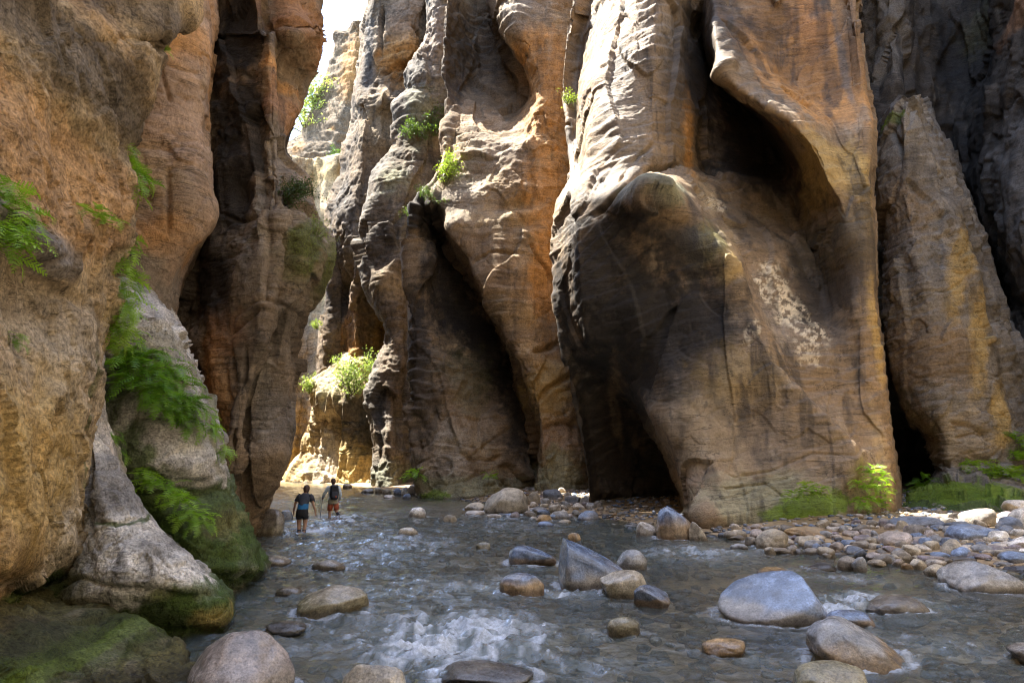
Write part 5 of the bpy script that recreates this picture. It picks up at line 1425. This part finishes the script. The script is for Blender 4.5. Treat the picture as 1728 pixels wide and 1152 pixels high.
def frond_mesh(seed, droop):
    """one arching frond of unit length: a midrib and pairs of toothed leaflets"""
    rng = np.random.default_rng(seed)
    n = 11
    V, Fc = [], []
    t = np.linspace(0, 1, n + 1)
    ang = 0.55 - droop * t ** 1.3
    pts = [np.zeros(3)]
    for i in range(n):
        pts.append(pts[-1] + np.array((math.cos(ang[i]), 0.12 * math.sin(t[i] * 3 + seed), math.sin(ang[i]))) / n)
    pts = np.array(pts)
    for i in range(n):
        a, c = pts[i], pts[i + 1]
        k = len(V)
        w = 0.006 * (1 - 0.7 * t[i])
        V += [a + (0, w, 0), a - (0, w, 0), c - (0, w, 0), c + (0, w, 0)]
        Fc.append((k, k + 1, k + 2, k + 3))
    for i in range(2, n + 1):
        tt = t[i]
        L = 0.34 * (math.sin(min(tt * 1.25 + 0.12, 1.0) * math.pi * 0.5) * (1.05 - tt) ** 0.65 + 0.06)
        fwd = pts[i] - pts[i - 1]
        fwd = fwd / np.linalg.norm(fwd)
        up = np.cross(fwd, np.array((0, 1.0, 0)))
        for s in (-1, 1):
            dr = np.array((0, s, 0)) * 0.86 + fwd * 0.5 + up * rng.uniform(-0.1, 0.3)
            dr = dr / np.linalg.norm(dr)
            l = L * rng.uniform(0.85, 1.15)
            wd = 0.075 + 0.13 * l
            p0 = pts[i]
            nseg = 3
            prev = p0
            for q in range(nseg):          # lobed leaflet: three short blades
                a = p0 + dr * l * q / nseg
                c = p0 + dr * l * (q + 1.25) / nseg - np.array((0, 0, 0.10 * l * (q + 1) / nseg))
                side = fwd * wd * (1 - 0.22 * q)
                m1 = a * 0.45 + c * 0.55
                k = len(V)
                V += [a, m1 + side * 0.5, c, m1 - side * 0.42 + np.array((0, 0, -0.012))]
                Fc.append((k, k + 1, k + 2, k + 3))
    me = bpy.data.meshes.new('frond')
    me.from_pydata([tuple(v) for v in V], [], Fc)
    me.update()
    return me

FROND = {}
for mt in (fern_green, fern_deep, fern_lime):
    FROND[mt.name] = []
    for sd, dr in ((1, 1.3), (2, 1.9), (3, 0.9), (4, 1.6)):
        me = frond_mesh(sd, dr)
        me.materials.append(mt)
        FROND[mt.name].append(me)

def fern(label, px, py, Y, size, n, mat, seed, group, face=-60, spread=80, pitch=0.0):
    rng = random.Random(seed)
    root = bpy.data.objects.new('fern', None)
    root.empty_display_size = 0.1
    q = front_of(px, py)
    if q is not None and abs(q[1] - Y) < 3.0:
        Y = min(Y, q[1]) - 0.2 * size
    p = at(px, py, Y)
    root.location = p
    link(root)
    tag(root, label, 'fern', group)
    for i in range(int(n * 1.5)):
        o = bpy.data.objects.new('frond', rng.choice(FROND[mat.name]))
        link(o, root)
        o.location = (rng.uniform(-0.25, 0.25) * size, rng.uniform(-0.05, 0.1) * size, rng.uniform(-0.3, 0.3) * size)
        o.rotation_euler = (rng.uniform(-0.5, 0.5), rng.uniform(-0.35, 0.45) + pitch, R(face + rng.uniform(-spread, spread)))
        s = size * rng.uniform(0.7, 1.35)
        o.scale = (s, s, s)
    return root

def ferns(zone, group, pts, Y, size, n, mat, seed, **kw):
    pts = sorted(pts, key=lambda q: q[1])
    for i, q in enumerate(pts):
        lab = f'fern {zone}' if len(pts) == 1 else f'{ORD[i]} fern from the top {zone}'
        yy_ = q[2] if len(q) > 2 else Y
        fern(lab, q[0], q[1], yy_, size, n, mat, seed + i, group, **kw)

ferns('hanging in the upper notch of the tufa cliff', 'ferns on the tufa cliff', [(198, 258, 11.1), (208, 282, 11.0), (222, 306, 11.0)], 11.1, 0.42, 14, fern_green, 10, face=-30, pitch=0.5)
ferns('in the long hanging curtain beside the tufa cliff', 'ferns in the hanging curtain', [(200, 405), (208, 430), (200, 455), (212, 478), (200, 500), (210, 525), (196, 545), (205, 565)], 11.9, 0.42, 13, fern_green, 30, face=-50, pitch=0.6)
ferns('in the thick fringe along the grey ledge', 'ferns along the grey ledge', [(200, 592, 13.3), (228, 590, 13.4), (258, 598, 13.4), (210, 620, 13.0), (240, 622, 13.1), (272, 625, 13.1), (295, 622, 13.6), (225, 645, 12.8), (255, 650, 12.8), (284, 655, 13.0), (308, 650, 13.5), (270, 676, 12.7), (298, 682, 12.9), (322, 678, 13.4), (325, 708, 13.2)],
      13.2, 0.46, 13, fern_deep, 50, face=-55, pitch=0.45)
ferns('trailing at the right end of the grey ledge', 'ferns at the end of the ledge', [(342, 705, 13.7), (355, 722, 13.6), (368, 762, 13.7)], 13.6, 0.34, 10, fern_green, 80, face=-40, pitch=0.4)
ferns('in the bright row below the grey ledge', 'ferns below the grey ledge', [(242, 800, 12.5), (262, 814, 12.4), (282, 830, 12.35), (302, 846, 12.3), (322, 864, 12.35), (338, 878, 12.4)], 12.4, 0.34, 12, fern_green, 90, face=-50, pitch=0.25)
ferns('on the mossy slope under the ledge', 'ferns below the grey ledge', [(195, 762, 12.2), (180, 735, 12.4)], 12.4, 0.30, 8, fern_deep, 100, face=-50, pitch=0.4)
ferns('hanging over the left edge', 'ferns at the left edge', [(-6, 318, 7.2), (12, 352, 7.3), (-2, 385, 7.2), (34, 372, 7.4), (8, 408, 7.2)], 7.2, 0.36, 12, fern_green, 110, face=-35, pitch=0.45)
ferns('in the pitted hollow of the tufa cliff', 'ferns on the tufa cliff', [(158, 362, 9.0), (184, 372, 9.6)], 9.2, 0.24, 9, fern_green, 120, face=-40, pitch=0.3)
ferns('high under the tufa overhang', 'ferns on the tufa cliff', [(268, 82, 11.4)], 11.4, 0.28, 9, fern_green, 130, face=-40, pitch=0.3)
ferns('low on the pale face of the tufa cliff', 'ferns on the tufa cliff', [(26, 572, 7.7)], 7.7, 0.2, 9, fern_deep, 133, face=-60, pitch=0.4)
ferns('on the bright moss patch of the fluted buttress', 'ferns on the moss patch', [(1340, 838, 24.1), (1360, 826, 24.1), (1384, 832, 24.1)], 24.2, 0.45, 12, fern_lime, 140, face=-90, spread=90)
ferns('in the clump at the right corner of the fluted buttress', 'ferns at the buttress corner', [(1470, 796, 24.9), (1486, 808, 25), (1450, 822, 24.7), (1474, 826, 24.8), (1490, 832, 25), (1455, 848, 24.5), (1480, 852, 24.7)], 24.8, 0.46, 11, fern_green, 150, face=-100, spread=85)
ferns('on the seam above the moss of the leaning pillar', 'ferns on the pillar seam', [(1636, 786, 32.6), (1658, 794, 32.6), (1682, 800, 32.6), (1706, 802, 32.6), (1724, 800, 32.6)], 32.7, 0.68, 12, fern_lime, 160, face=-100, spread=85)
ferns('in the shaded corner at the right edge', 'ferns at the right edge', [(1716, 738, 34.2), (1724, 755, 34.0), (1720, 772, 33.8)], 34, 0.7, 12, fern_green, 170, face=-110, spread=85)
ferns('growing at the dark mouth of the cleft', 'ferns at the cleft', [(1562, 818, 34.0)], 34.0, 0.75, 14, fern_deep, 180, face=-100, spread=90)
ferns('on the foot of the middle cliff', 'ferns at the middle cliff', [(828, 803, 42)], 41.3, 0.5, 12, fern_lime, 184, face=-90, spread=90)
ferns('in the dark slot left of the middle cliff', 'ferns at the middle cliff', [(703, 800, 43.2)], 43.2, 0.9, 14, fern_green, 186, face=-90, spread=90)

def shrub(label, px, py, Y, w, h, mat, seed, nleaf=1300, leaf=0.05, lean=(0, 0)):
    """px, py: the root; w, h in metres. Branching stems with leaves along and round them"""
    rng = np.random.default_rng(seed)
    root = bpy.data.objects.new('shrub', None)
    root.empty_display_size = 0.2
    root.location = at(px, py, Y)
    link(root)
    tag(root, label, 'shrub', 'shrubs on the cliffs')
    SV, SF, tips = [], [], []
    def tube(a, b, r0, r1):
        d = (b - a) / (np.linalg.norm(b - a) + 1e-9)
        u = np.cross(d, (0.3, 0.9, 0.2))
        u /= np.linalg.norm(u)
        v = np.cross(d, u)
        k = len(SV)
        for c, r in ((a, r0), (b, r1)):
            for q in range(4):
                t = q * math.pi / 2
                SV.append(c + (u * math.cos(t) + v * math.sin(t)) * r)
        for q in range(4):
            SF.append((k + q, k + (q + 1) % 4, k + 4 + (q + 1) % 4, k + 4 + q))
    for s in range(9):
        d = np.array((rng.normal() * 0.6 + lean[0], rng.normal() * 0.4 - 0.2, rng.uniform(0.4, 1.0) + lean[1]))
        d = d / np.linalg.norm(d) * np.array((w * 0.62, w * 0.5, h))
        p = np.zeros(3)
        for g in range(4):
            q = p + d / 4 + rng.normal(size=3) * 0.07 * w
            tube(p, q, 0.02 * w * (1 - g / 5), 0.02 * w * (1 - (g + 1) / 5))
            if g > 0:
                tips.append((p + q) / 2)
                for _ in range(2):
                    e = q + rng.normal(size=3) * np.array((w, w, h)) * 0.13
                    tube(q, e, 0.008 * w, 0.003 * w)
                    tips.append(e)
            p = q
        tips.append(p)
    tips = np.array(tips)
    LV, LF = [], []
    for i in range(nleaf):
        c = tips[rng.integers(len(tips))] + rng.normal(size=3) * np.array((w, w, h)) * 0.075
        a = rng.normal(size=3)
        a /= np.linalg.norm(a)
        b_ = np.cross(a, rng.normal(size=3))
        b_ /= np.linalg.norm(b_)
        l = leaf * rng.uniform(0.6, 1.4)
        k = len(LV)
        LV += [c - a * l, c + b_ * l * 0.45, c + a * l, c - b_ * l * 0.45]
        LF.append((k, k + 1, k + 2, k + 3))
    mesh_obj('stem', SV, SF, m_stem, root)
    mesh_obj('foliage', LV, LF, mat, root, smooth=False)
    return root

shrub('dark green shrub leaning from the left cliff below the sky gap', 480, 338, 20.2, 1.5, 0.9, leaf_dark, 1, 2600, 0.028, (0.5, 0))
shrub('pale green bush on the left cliff shoulder under the dark shrub', 530, 402, 20.4, 0.75, 0.7, leaf_pale, 2, 1500, 0.022, (0.2, 0))
shrub('sunlit yellow green bush on top of the middle cliff ledge', 748, 306, 44.0, 2.0, 1.9, leaf_lime, 3, 1500, 0.07, (0.3, 0))
shrub('sprawling pale sunlit bush on the knoll beyond the hikers', 590, 668, 63.2, 3.6, 3.4, leaf_pale, 4, 2600, 0.10, (0.2, 0))
shrub('small light bush at the foot of the far pale flutes', 522, 664, 68.5, 1.8, 1.5, leaf_pale, 14, 900, 0.09)
shrub('green shrub high on the lichened buttress', 705, 238, 60.6, 2.6, 1.6, leaf_dark, 5, 1300, 0.09)
shrub('green shrub right beside the high one on the lichened buttress', 735, 228, 61.2, 2.2, 2.0, leaf_dark, 6, 1100, 0.09)
shrub('small dark shrub in the corner left of the scooped alcove cliff', 697, 366, 59.0, 1.2, 1.1, leaf_dark, 7, 700, 0.07)
shrub('grey green tuft on the lip over the black recess', 728, 338, 42.6, 1.4, 0.8, leaf_dark, 8, 700, 0.05)
shrub('tiny light tuft on the far orange wall left of the tower', 535, 556, 70.0, 0.9, 0.9, leaf_lime, 9, 400, 0.07)
shrub('distant tree clinging to the slope left of the spire, upper', 532, 190, 163, 9, 8, leaf_pale, 10, 1400, 0.35)
shrub('distant tree clinging to the slope left of the spire, lower', 512, 225, 162, 10, 7, leaf_pale, 11, 1400, 0.35)
shrub('distant green bush at the foot of the spire', 566, 290, 150, 4, 5, leaf_dark, 12, 700, 0.3)
shrub('moss green tuft on the lit edge of the fluted buttress', 958, 178, 35.6, 0.8, 0.9, leaf_lime, 13, 450, 0.045)
# ---------------------------------------------------------------- the two hikers
def plain(name, col, rough=0.8, noise=0.25):
    m, nt, b = new_mat(name)
    tc = nd(nt, 'ShaderNodeTexCoord').outputs['Object']
    n = noise_tex(nt, tc, 14.0, 5)
    nt.links.new(mixc(nt, 1.0, (*col, 1), ramp(nt, n, (0.3, 1 - noise), (0.7, 1 + noise)), 'MULTIPLY'), b.inputs['Base Color'])
    b.inputs['Roughness'].default_value = rough
    return m

skin_m = plain('skin', (0.46, 0.27, 0.18), 0.55, 0.1)
hair_m = plain('hair_brown', (0.07, 0.035, 0.025), 0.6, 0.3)
navy_m = plain('cloth_charcoal', (0.045, 0.05, 0.065))
blue_m = plain('cloth_blue', (0.02, 0.16, 0.36))
black_m = plain('cloth_black', (0.016, 0.016, 0.018))
sky_m = plain('cloth_pale_blue', (0.60, 0.68, 0.72))
khaki_m = plain('cloth_khaki', (0.34, 0.31, 0.22))
red_m = plain('cloth_rust', (0.42, 0.10, 0.045))
sock_m = plain('neoprene_sock', (0.02, 0.022, 0.035))
grey_m = plain('pole_metal', (0.45, 0.46, 0.47), 0.4)
eye_m = plain('eye', (0.03, 0.02, 0.02), 0.3)

def skinned(name, mat, chains, parent, sub=2, root=(0, 0)):
    """chains: lists of (point, radius or (rx, ry)); the first point of a later chain may repeat an earlier point to branch from it"""
    V, E, Rd, idx = [], [], [], {}
    for ch in chains:
        last = None
        for p, r in ch:
            k = tuple(round(c, 4) for c in p)
            if k not in idx:
                idx[k] = len(V)
                V.append(p)
                Rd.append(r if isinstance(r, tuple) else (r, r))
            i = idx[k]
            if last is not None and last != i:
                E.append((last, i))
            last = i
    me = bpy.data.meshes.new(name)
    me.from_pydata(V, E, [])
    o = bpy.data.objects.new(name, me)
    link(o, parent)
    sk = o.modifiers.new('skin', 'SKIN')
    if not me.skin_vertices:
        bpy.context.view_layer.objects.active = o
    lay = me.skin_vertices[0].data if me.skin_vertices else None
    if lay is None:
        bpy.context.view_layer.update()
        lay = me.skin_vertices[0].data
    for i, r in enumerate(Rd):
        lay[i].radius = r
        lay[i].use_root = (i == 0)
    sk.use_smooth_shade = True
    ss = o.modifiers.new('smooth', 'SUBSURF')
    ss.levels = sub
    ss.render_levels = sub
    me.materials.append(mat)
    return o

def shell(name, mat, rings, parent, n=20):
    """cloth as a closed tube with open-looking hems: rings of (centre, rx, ry), thickened by folding inwards"""
    V, Fc = [], []
    full = list(rings) + [(c, rx * 0.9, ry * 0.9) for c, rx, ry in reversed(rings)]
    rng = np.random.default_rng(len(rings) * 7 + n)
    wr = rng.uniform(-1, 1, n)
    for k, (c, rx, ry) in enumerate(full):
        for q in range(n):
            t = 2 * math.pi * q / n
            f = 1 + 0.035 * math.sin(3 * t + k * 1.7) + 0.02 * wr[q]
            V.append((c[0] + rx * f * math.cos(t), c[1] + ry * f * math.sin(t), c[2]))
    m = len(full)
    for k in range(m):
        for q in range(n):
            a, b_ = k * n + q, k * n + (q + 1) % n
            c, d = ((k + 1) % m) * n + (q + 1) % n, ((k + 1) % m) * n + q
            Fc.append((a, b_, c, d))
    o = mesh_obj(name, V, Fc, mat, parent)
    ss = o.modifiers.new('smooth', 'SUBSURF')
    ss.levels = ss.render_levels = 1
    return o

def limb_sleeve(name, mat, pts, parent):
    """sleeve or trouser leg: rings round a bent axis"""
    V, Fc, n = [], [], 12
    P3 = [Vector(p) for p, _ in pts]
    full = [(P3[i], pts[i][1]) for i in range(len(pts))]
    full = full + [(p, r * 0.88) for p, r in reversed(full)]
    for k, (p, r) in enumerate(full):
        i = k if k < len(pts) else 2 * len(pts) - 1 - k
        d = (P3[min(i + 1, len(pts) - 1)] - P3[max(i - 1, 0)]).normalized()
        u = d.cross(Vector((0, 1, 0.2))).normalized()
        v = d.cross(u)
        for q in range(n):
            t = 2 * math.pi * q / n
            V.append(tuple(p + (u * math.cos(t) + v * math.sin(t)) * r * (1 + 0.04 * math.sin(3 * t + i))))
    m = len(full)
    for k in range(m):
        for q in range(n):
            Fc.append((k * n + q, k * n + (q + 1) % n, ((k + 1) % m) * n + (q + 1) % n, ((k + 1) % m) * n + q))
    return mesh_obj(name, V, Fc, mat, parent)

def hand_chains(w, side, fwd=(0, 0.1, -1)):
    """palm and five fingers below the wrist w"""
    w = Vector(w)
    d = Vector(fwd).normalized()
    s = Vector((0, 1, 0)) if abs(d.y) < 0.7 else Vector((1, 0, 0))
    s = (s - d * s.dot(d)).normalized()
    palm = w + d * 0.075
    ch = [[(tuple(w), 0.026), (tuple(palm), (0.036, 0.02))]]
    for i, (o, l) in enumerate(((0.030, 0.068), (0.010, 0.078), (-0.010, 0.072), (-0.029, 0.056))):
        a = palm + s * o + d * 0.012
        b = a + d * l * 0.55 + Vector((-side * 0.006, 0, 0))
        c = b + d * l * 0.45 + Vector((-side * 0.020, 0, 0))
        ch.append([(tuple(palm), (0.036, 0.02)), (tuple(a), 0.010), (tuple(b), 0.009), (tuple(c), 0.0075)])
    t0 = w + d * 0.03 + s * 0.036
    ch.append([(tuple(palm), (0.036, 0.02)), (tuple(t0), 0.012), (tuple(t0 + d * 0.035 + s * 0.016), 0.0105), (tuple(t0 + d * 0.062 + s * 0.014), 0.0085)])
    return ch

def head_chains(neck, head, look):
    n, h, f = Vector(neck), Vector(head), Vector(look).normalized()
    r = Vector((1, 0, 0))
    s = r - f * r.dot(f)
    s.normalize()
    up = s.cross(f)
    if up.z < 0:
        up = -up
    jaw = h - up * 0.055 + f * 0.028
    brow = h + up * 0.035
    ch = [[(tuple(n), 0.052), (tuple(jaw), (0.060, 0.064)), (tuple(h), (0.074, 0.086)), (tuple(brow), (0.074, 0.086)), (tuple(h + up * 0.085), (0.045, 0.055))]]
    nb = h + f * 0.078 - up * 0.012
    ch.append([(tuple(h), (0.074, 0.086)), (tuple(nb), 0.013), (tuple(nb + f * 0.020 - up * 0.018), 0.010)])
    for k in (-1, 1):
        e = h + s * k * 0.076 - f * 0.005 - up * 0.008
        ch.append([(tuple(h), (0.074, 0.086)), (tuple(e), 0.014), (tuple(e + s * k * 0.014 + up * 0.018 - f * 0.008), 0.009)])
    return ch, h, f, s, up

def add_head_parts(root, h, f, s, up, hair_drop):
    V, Fc = ICO[4]
    fv, sv, uv = np.array(f), np.array(s), np.array(up)
    loc = V
    p = np.outer(loc[:, 0], sv) * 0.096 + np.outer(loc[:, 1], fv) * 0.112 + np.outer(loc[:, 2], uv) * 0.118
    # pull the hair away from the face, let it fall at the back
    face = (loc[:, 1] > 0.25) & (loc[:, 2] < 0.45)
    p[face] -= np.outer((loc[face, 1] - 0.25) * 0.15, fv)
    low = loc[:, 2] < -0.2
    p[low] += np.outer((loc[low, 2] + 0.2) * hair_drop, uv)
    p = p + 0.006 * fbm(loc * 6, 3, 9)[:, None] * loc
    hr = mesh_obj('hair', p + np.array(h) + uv * 0.028 - fv * 0.014, Fc, hair_m, root)
    for k in (-1, 1):
        c = np.array(h) + sv * k * 0.030 + fv * 0.074 + uv * 0.006
        mesh_obj('eye', ICO3S[0] * 0.012 + c, ICO3S[1], eye_m, root)
    c = np.array(h) + fv * 0.082 - uv * 0.052
    mesh_obj('mouth', ICO3S[0] * np.array((0.024, 0.008, 0.006)) + c, ICO3S[1], plain_lip, root)

plain_lip = plain('lip', (0.35, 0.13, 0.11), 0.5, 0.1)

# first hiker, bending forward, arms hanging
def hiker_bending():
    g = on_water(507, 898)
    root = bpy.data.objects.new('person', None)
    root.location = (g[0], g[1] + 0.1, -0.25)
    root.rotation_euler = (0, 0, R(-4))
    root.scale = (1.03, 1.03, 1.0)
    link(root)
    tag(root, 'hiker in charcoal top, blue waistband and black shorts, bending forward as they wade', 'person', 'hikers in the river')
    pel, wst, chs, nck = (0, 0, 0.93), (0, 0.05, 1.06), (0, 0.15, 1.26), (0, 0.23, 1.44)
    ch = [[(pel, (0.15, 0.115)), (wst, (0.125, 0.10)), (chs, (0.155, 0.11)), (nck, 0.055)]]
    hd, h, f, s, up = head_chains(nck, (0.0, 0.30, 1.56), (0.05, 1, -0.25))
    ch += hd
    arms = {}
    for k in (-1, 1):
        sh, el, wr = (0.185 * k, 0.19, 1.36), (0.29 * k, 0.13, 1.10), (0.345 * k, 0.20, 0.88)
        arms[k] = (sh, el, wr)
        ch.append([(chs, (0.155, 0.11)), (sh, 0.056), (el, 0.043), (wr, 0.028)])
        ch += hand_chains(wr, k, (0.12 * k, 0.1, -1))
        hip, kn, an = (0.095 * k, 0.0, 0.86), (0.105 * k, 0.03 - 0.02 * k, 0.47), (0.075 * k + 0.02, -0.03, 0.085)
        ch.append([(pel, (0.15, 0.115)), (hip, 0.092), (kn, 0.060), ((an[0] * 1.02, an[1] - 0.02, 0.30), 0.054), (an, 0.036), ((an[0] + 0.02 * k, an[1] + 0.13, 0.035), 0.036)])
    skinned('body', skin_m, ch, root)
    add_head_parts(root, h, f, s, up, 0.08)
    shell('shirt', navy_m, [((0, 0.055, 1.08), 0.155, 0.13), ((0, 0.09, 1.16), 0.165, 0.135), ((0, 0.15, 1.27), 0.195, 0.14), ((0, 0.19, 1.37), 0.205, 0.12), ((0, 0.215, 1.43), 0.12, 0.085), ((0, 0.225, 1.455), 0.07, 0.065)], root)
    for k in (-1, 1):
        sh, el, wr = arms[k]
        limb_sleeve('sleeve', navy_m, [((sh[0] * 0.75, sh[1], sh[2] + 0.02), 0.082), ((sh[0] * 1.05, sh[1], sh[2] - 0.03), 0.082), ((0.26 * k, 0.15, 1.19), 0.076)], root)
    shell('waistband', blue_m, [((0, 0.01, 0.955), 0.178, 0.142), ((0, 0.03, 1.0), 0.176, 0.142), ((0, 0.06, 1.07), 0.166, 0.138), ((0, 0.085, 1.13), 0.170, 0.140)], root)
    so = shell('shorts', black_m, [((0, -0.005, 0.74), 0.195, 0.135), ((0, -0.01, 0.82), 0.195, 0.14), ((0, -0.005, 0.90), 0.188, 0.14), ((0, 0.01, 0.975), 0.172, 0.134)], root)
    for k in (-1, 1):
        limb_sleeve('shorts_leg', black_m, [((0.095 * k, 0, 0.82), 0.102), ((0.10 * k, 0.005, 0.74), 0.10), ((0.103 * k, 0.01, 0.655), 0.096)], root)
        limb_sleeve('sock', sock_m, [((0.075 * k + 0.02, -0.03, 0.06), 0.046), ((0.076 * k + 0.02, -0.035, 0.2), 0.052), ((0.08 * k + 0.015, -0.035, 0.34), 0.058)], root)
        V, Fc = ICO[3]
        mesh_obj('shoe', V * np.array((0.05, 0.14, 0.05)) + np.array((0.08 * k + 0.02, 0.04, 0.05)), Fc, black_m, root)

hiker_bending()

def hiker_striding():
    g = on_water(560, 872)
    root = bpy.data.objects.new('person', None)
    base = Vector((g[0], g[1] + 0.1, -0.30))
    rot = Matrix.Rotation(R(22), 4, 'Z')
    root.location = base
    root.rotation_euler = (0, 0, R(22))
    link(root)
    tag(root, 'hiker in pale long sleeves and rust shorts striding upstream under a dark pack', 'person', 'hikers in the river')
    pel, wst, chs, nck = (0, 0, 0.96), (0, 0.02, 1.10), (0, 0.06, 1.34), (0, 0.09, 1.53)
    ch = [[(pel, (0.15, 0.11)), (wst, (0.135, 0.10)), (chs, (0.17, 0.115)), (nck, 0.057)]]
    hd, h, f, s, up = head_chains(nck, (0.0, 0.12, 1.655), (0.05, 1, -0.15))
    ch += hd
    arms = {-1: ((-0.20, 0.07, 1.44), (-0.33, 0.10, 1.20), (-0.37, 0.26, 1.05)), 1: ((0.20, 0.05, 1.44), (0.28, -0.02, 1.16), (0.27, 0.14, 0.96))}
    legs = {-1: ((-0.095, 0, 0.90), (-0.11, 0.06, 0.49), (-0.11, 0.02, 0.08), (-0.12, 0.15, 0.03)),
            1: ((0.095, 0, 0.90), (0.14, -0.06, 0.50), (0.24, -0.36, 0.30), (0.27, -0.40, 0.19))}
    for k in (-1, 1):
        sh, el, wr = arms[k]
        ch.append([(chs, (0.17, 0.115)), (sh, 0.058), (el, 0.044), (wr, 0.029)])
        ch += hand_chains(wr, k, (-0.1, 0.9, -0.5))
        hip, kn, an, toe = legs[k]
        mid = tuple((np.array(kn) * 0.62 + np.array(an) * 0.38))
        ch.append([(pel, (0.15, 0.11)), (hip, 0.095), (kn, 0.062), (mid, 0.056), (an, 0.038), (toe, 0.036)])
    skinned('body', skin_m, ch, root)
    add_head_parts(root, h, f, s, up, 0.02)
    shell('shirt', sky_m, [((0, 0.0, 0.98), 0.185, 0.145), ((0, 0.02, 1.10), 0.175, 0.14), ((0, 0.05, 1.28), 0.205, 0.15), ((0, 0.07, 1.42), 0.215, 0.13), ((0, 0.085, 1.505), 0.12, 0.09), ((0, 0.09, 1.535), 0.07, 0.07)], root)
    for k in (-1, 1):
        sh, el, wr = arms[k]
        limb_sleeve('sleeve', sky_m, [((sh[0] * 0.75, sh[1], sh[2] + 0.01), 0.085), (sh, 0.08), (tuple((np.array(sh) + np.array(el)) / 2), 0.066), (el, 0.06), (tuple((np.array(el) + np.array(wr)) / 2), 0.05), (tuple(np.array(el) * 0.08 + np.array(wr) * 0.92), 0.04)], root)
        hip, kn, an, toe = legs[k]
        limb_sleeve('shorts_leg', red_m, [(tuple(np.array(hip) * 1.0 + np.array((0, 0, 0.02))), 0.108), (tuple(np.array(hip) * 0.5 + np.array(kn) * 0.5), 0.108), (tuple(np.array(hip) * 0.15 + np.array(kn) * 0.85), 0.10)], root)
        V, Fc = ICO[3]
        d = np.array(toe) - np.array(an)
        mesh_obj('shoe', V * np.array((0.05, 0.13, 0.055)) + (np.array(an) * 0.4 + np.array(toe) * 0.6), Fc, black_m, root)
        a_, b_ = np.array(kn), np.array(an)
        limb_sleeve('sock', sock_m, [(tuple(a_ * (0.25 if k > 0 else 0.1) + b_ * (0.75 if k > 0 else 0.9)), 0.052), (tuple(b_), 0.046)] if k < 0 else
                    [(tuple(a_ * 0.75 + b_ * 0.25), 0.064), (tuple(a_ * 0.4 + b_ * 0.6), 0.062), (tuple(b_), 0.048)], root)
    shell('waist_jacket', khaki_m, [((0, -0.01, 0.80), 0.215, 0.165), ((0, -0.005, 0.90), 0.205, 0.165), ((0, 0.0, 1.0), 0.195, 0.158)], root)
    # pack
    pk = bpy.data.objects.new('backpack', None)
    pk.location = base + (rot @ Vector((0.01, -0.19, 1.24)))
    pk.rotation_euler = (R(-6), 0, R(22))
    link(pk)
    tag(pk, 'dark daypack with red tag on the striding hiker', 'backpack')
    V, Fc = ICO[4]
    q = np.sign(V) * np.abs(V) ** 0.55
    mesh_obj('bag', q * np.array((0.165, 0.115, 0.27)) * (1 + 0.04 * fbm(V * 3, 3, 3))[:, None], Fc, black_m, pk)
    mesh_obj('front_pocket', q * np.array((0.12, 0.05, 0.13)) + np.array((0, -0.115, -0.08)), Fc, navy_m, pk)
    mesh_obj('lid', q * np.array((0.15, 0.12, 0.06)) + np.array((0, -0.01, 0.25)), Fc, navy_m, pk)
    mesh_obj('tag', ICO[3][0] * np.array((0.022, 0.012, 0.05)) + np.array((0.04, -0.168, -0.16)), ICO[3][1], red_m, pk)
    for k in (-1, 1):
        limb_sleeve('strap', black_m, [((0.10 * k, 0.08, 0.22), 0.022), ((0.12 * k, 0.16, 0.27), 0.022), ((0.13 * k, 0.27, 0.22), 0.022)], pk)
    # pole
    hand = base + (rot @ Vector((-0.375, 0.32, 1.02)))
    tip = Vector((hand.x - 0.16, hand.y + 0.30, -0.27))
    pl = bpy.data.objects.new('walking_stick', None)
    pl.location = tip
    link(pl)
    tag(pl, 'thin pale walking stick in the left hand of the striding hiker', 'stick')
    d = hand - tip
    up_ = d.normalized()
    def rod(nm, a, b_, r, mt):
        limb_sleeve(nm, mt, [(tuple(a), r), (tuple((a + b_) / 2), r), (tuple(b_), r)], pl)
    rod('shaft', Vector((0, 0, 0)), d * 0.98, 0.011, grey_m)
    rod('grip', d * 0.96, d * 1.10, 0.018, black_m)

hiker_striding()
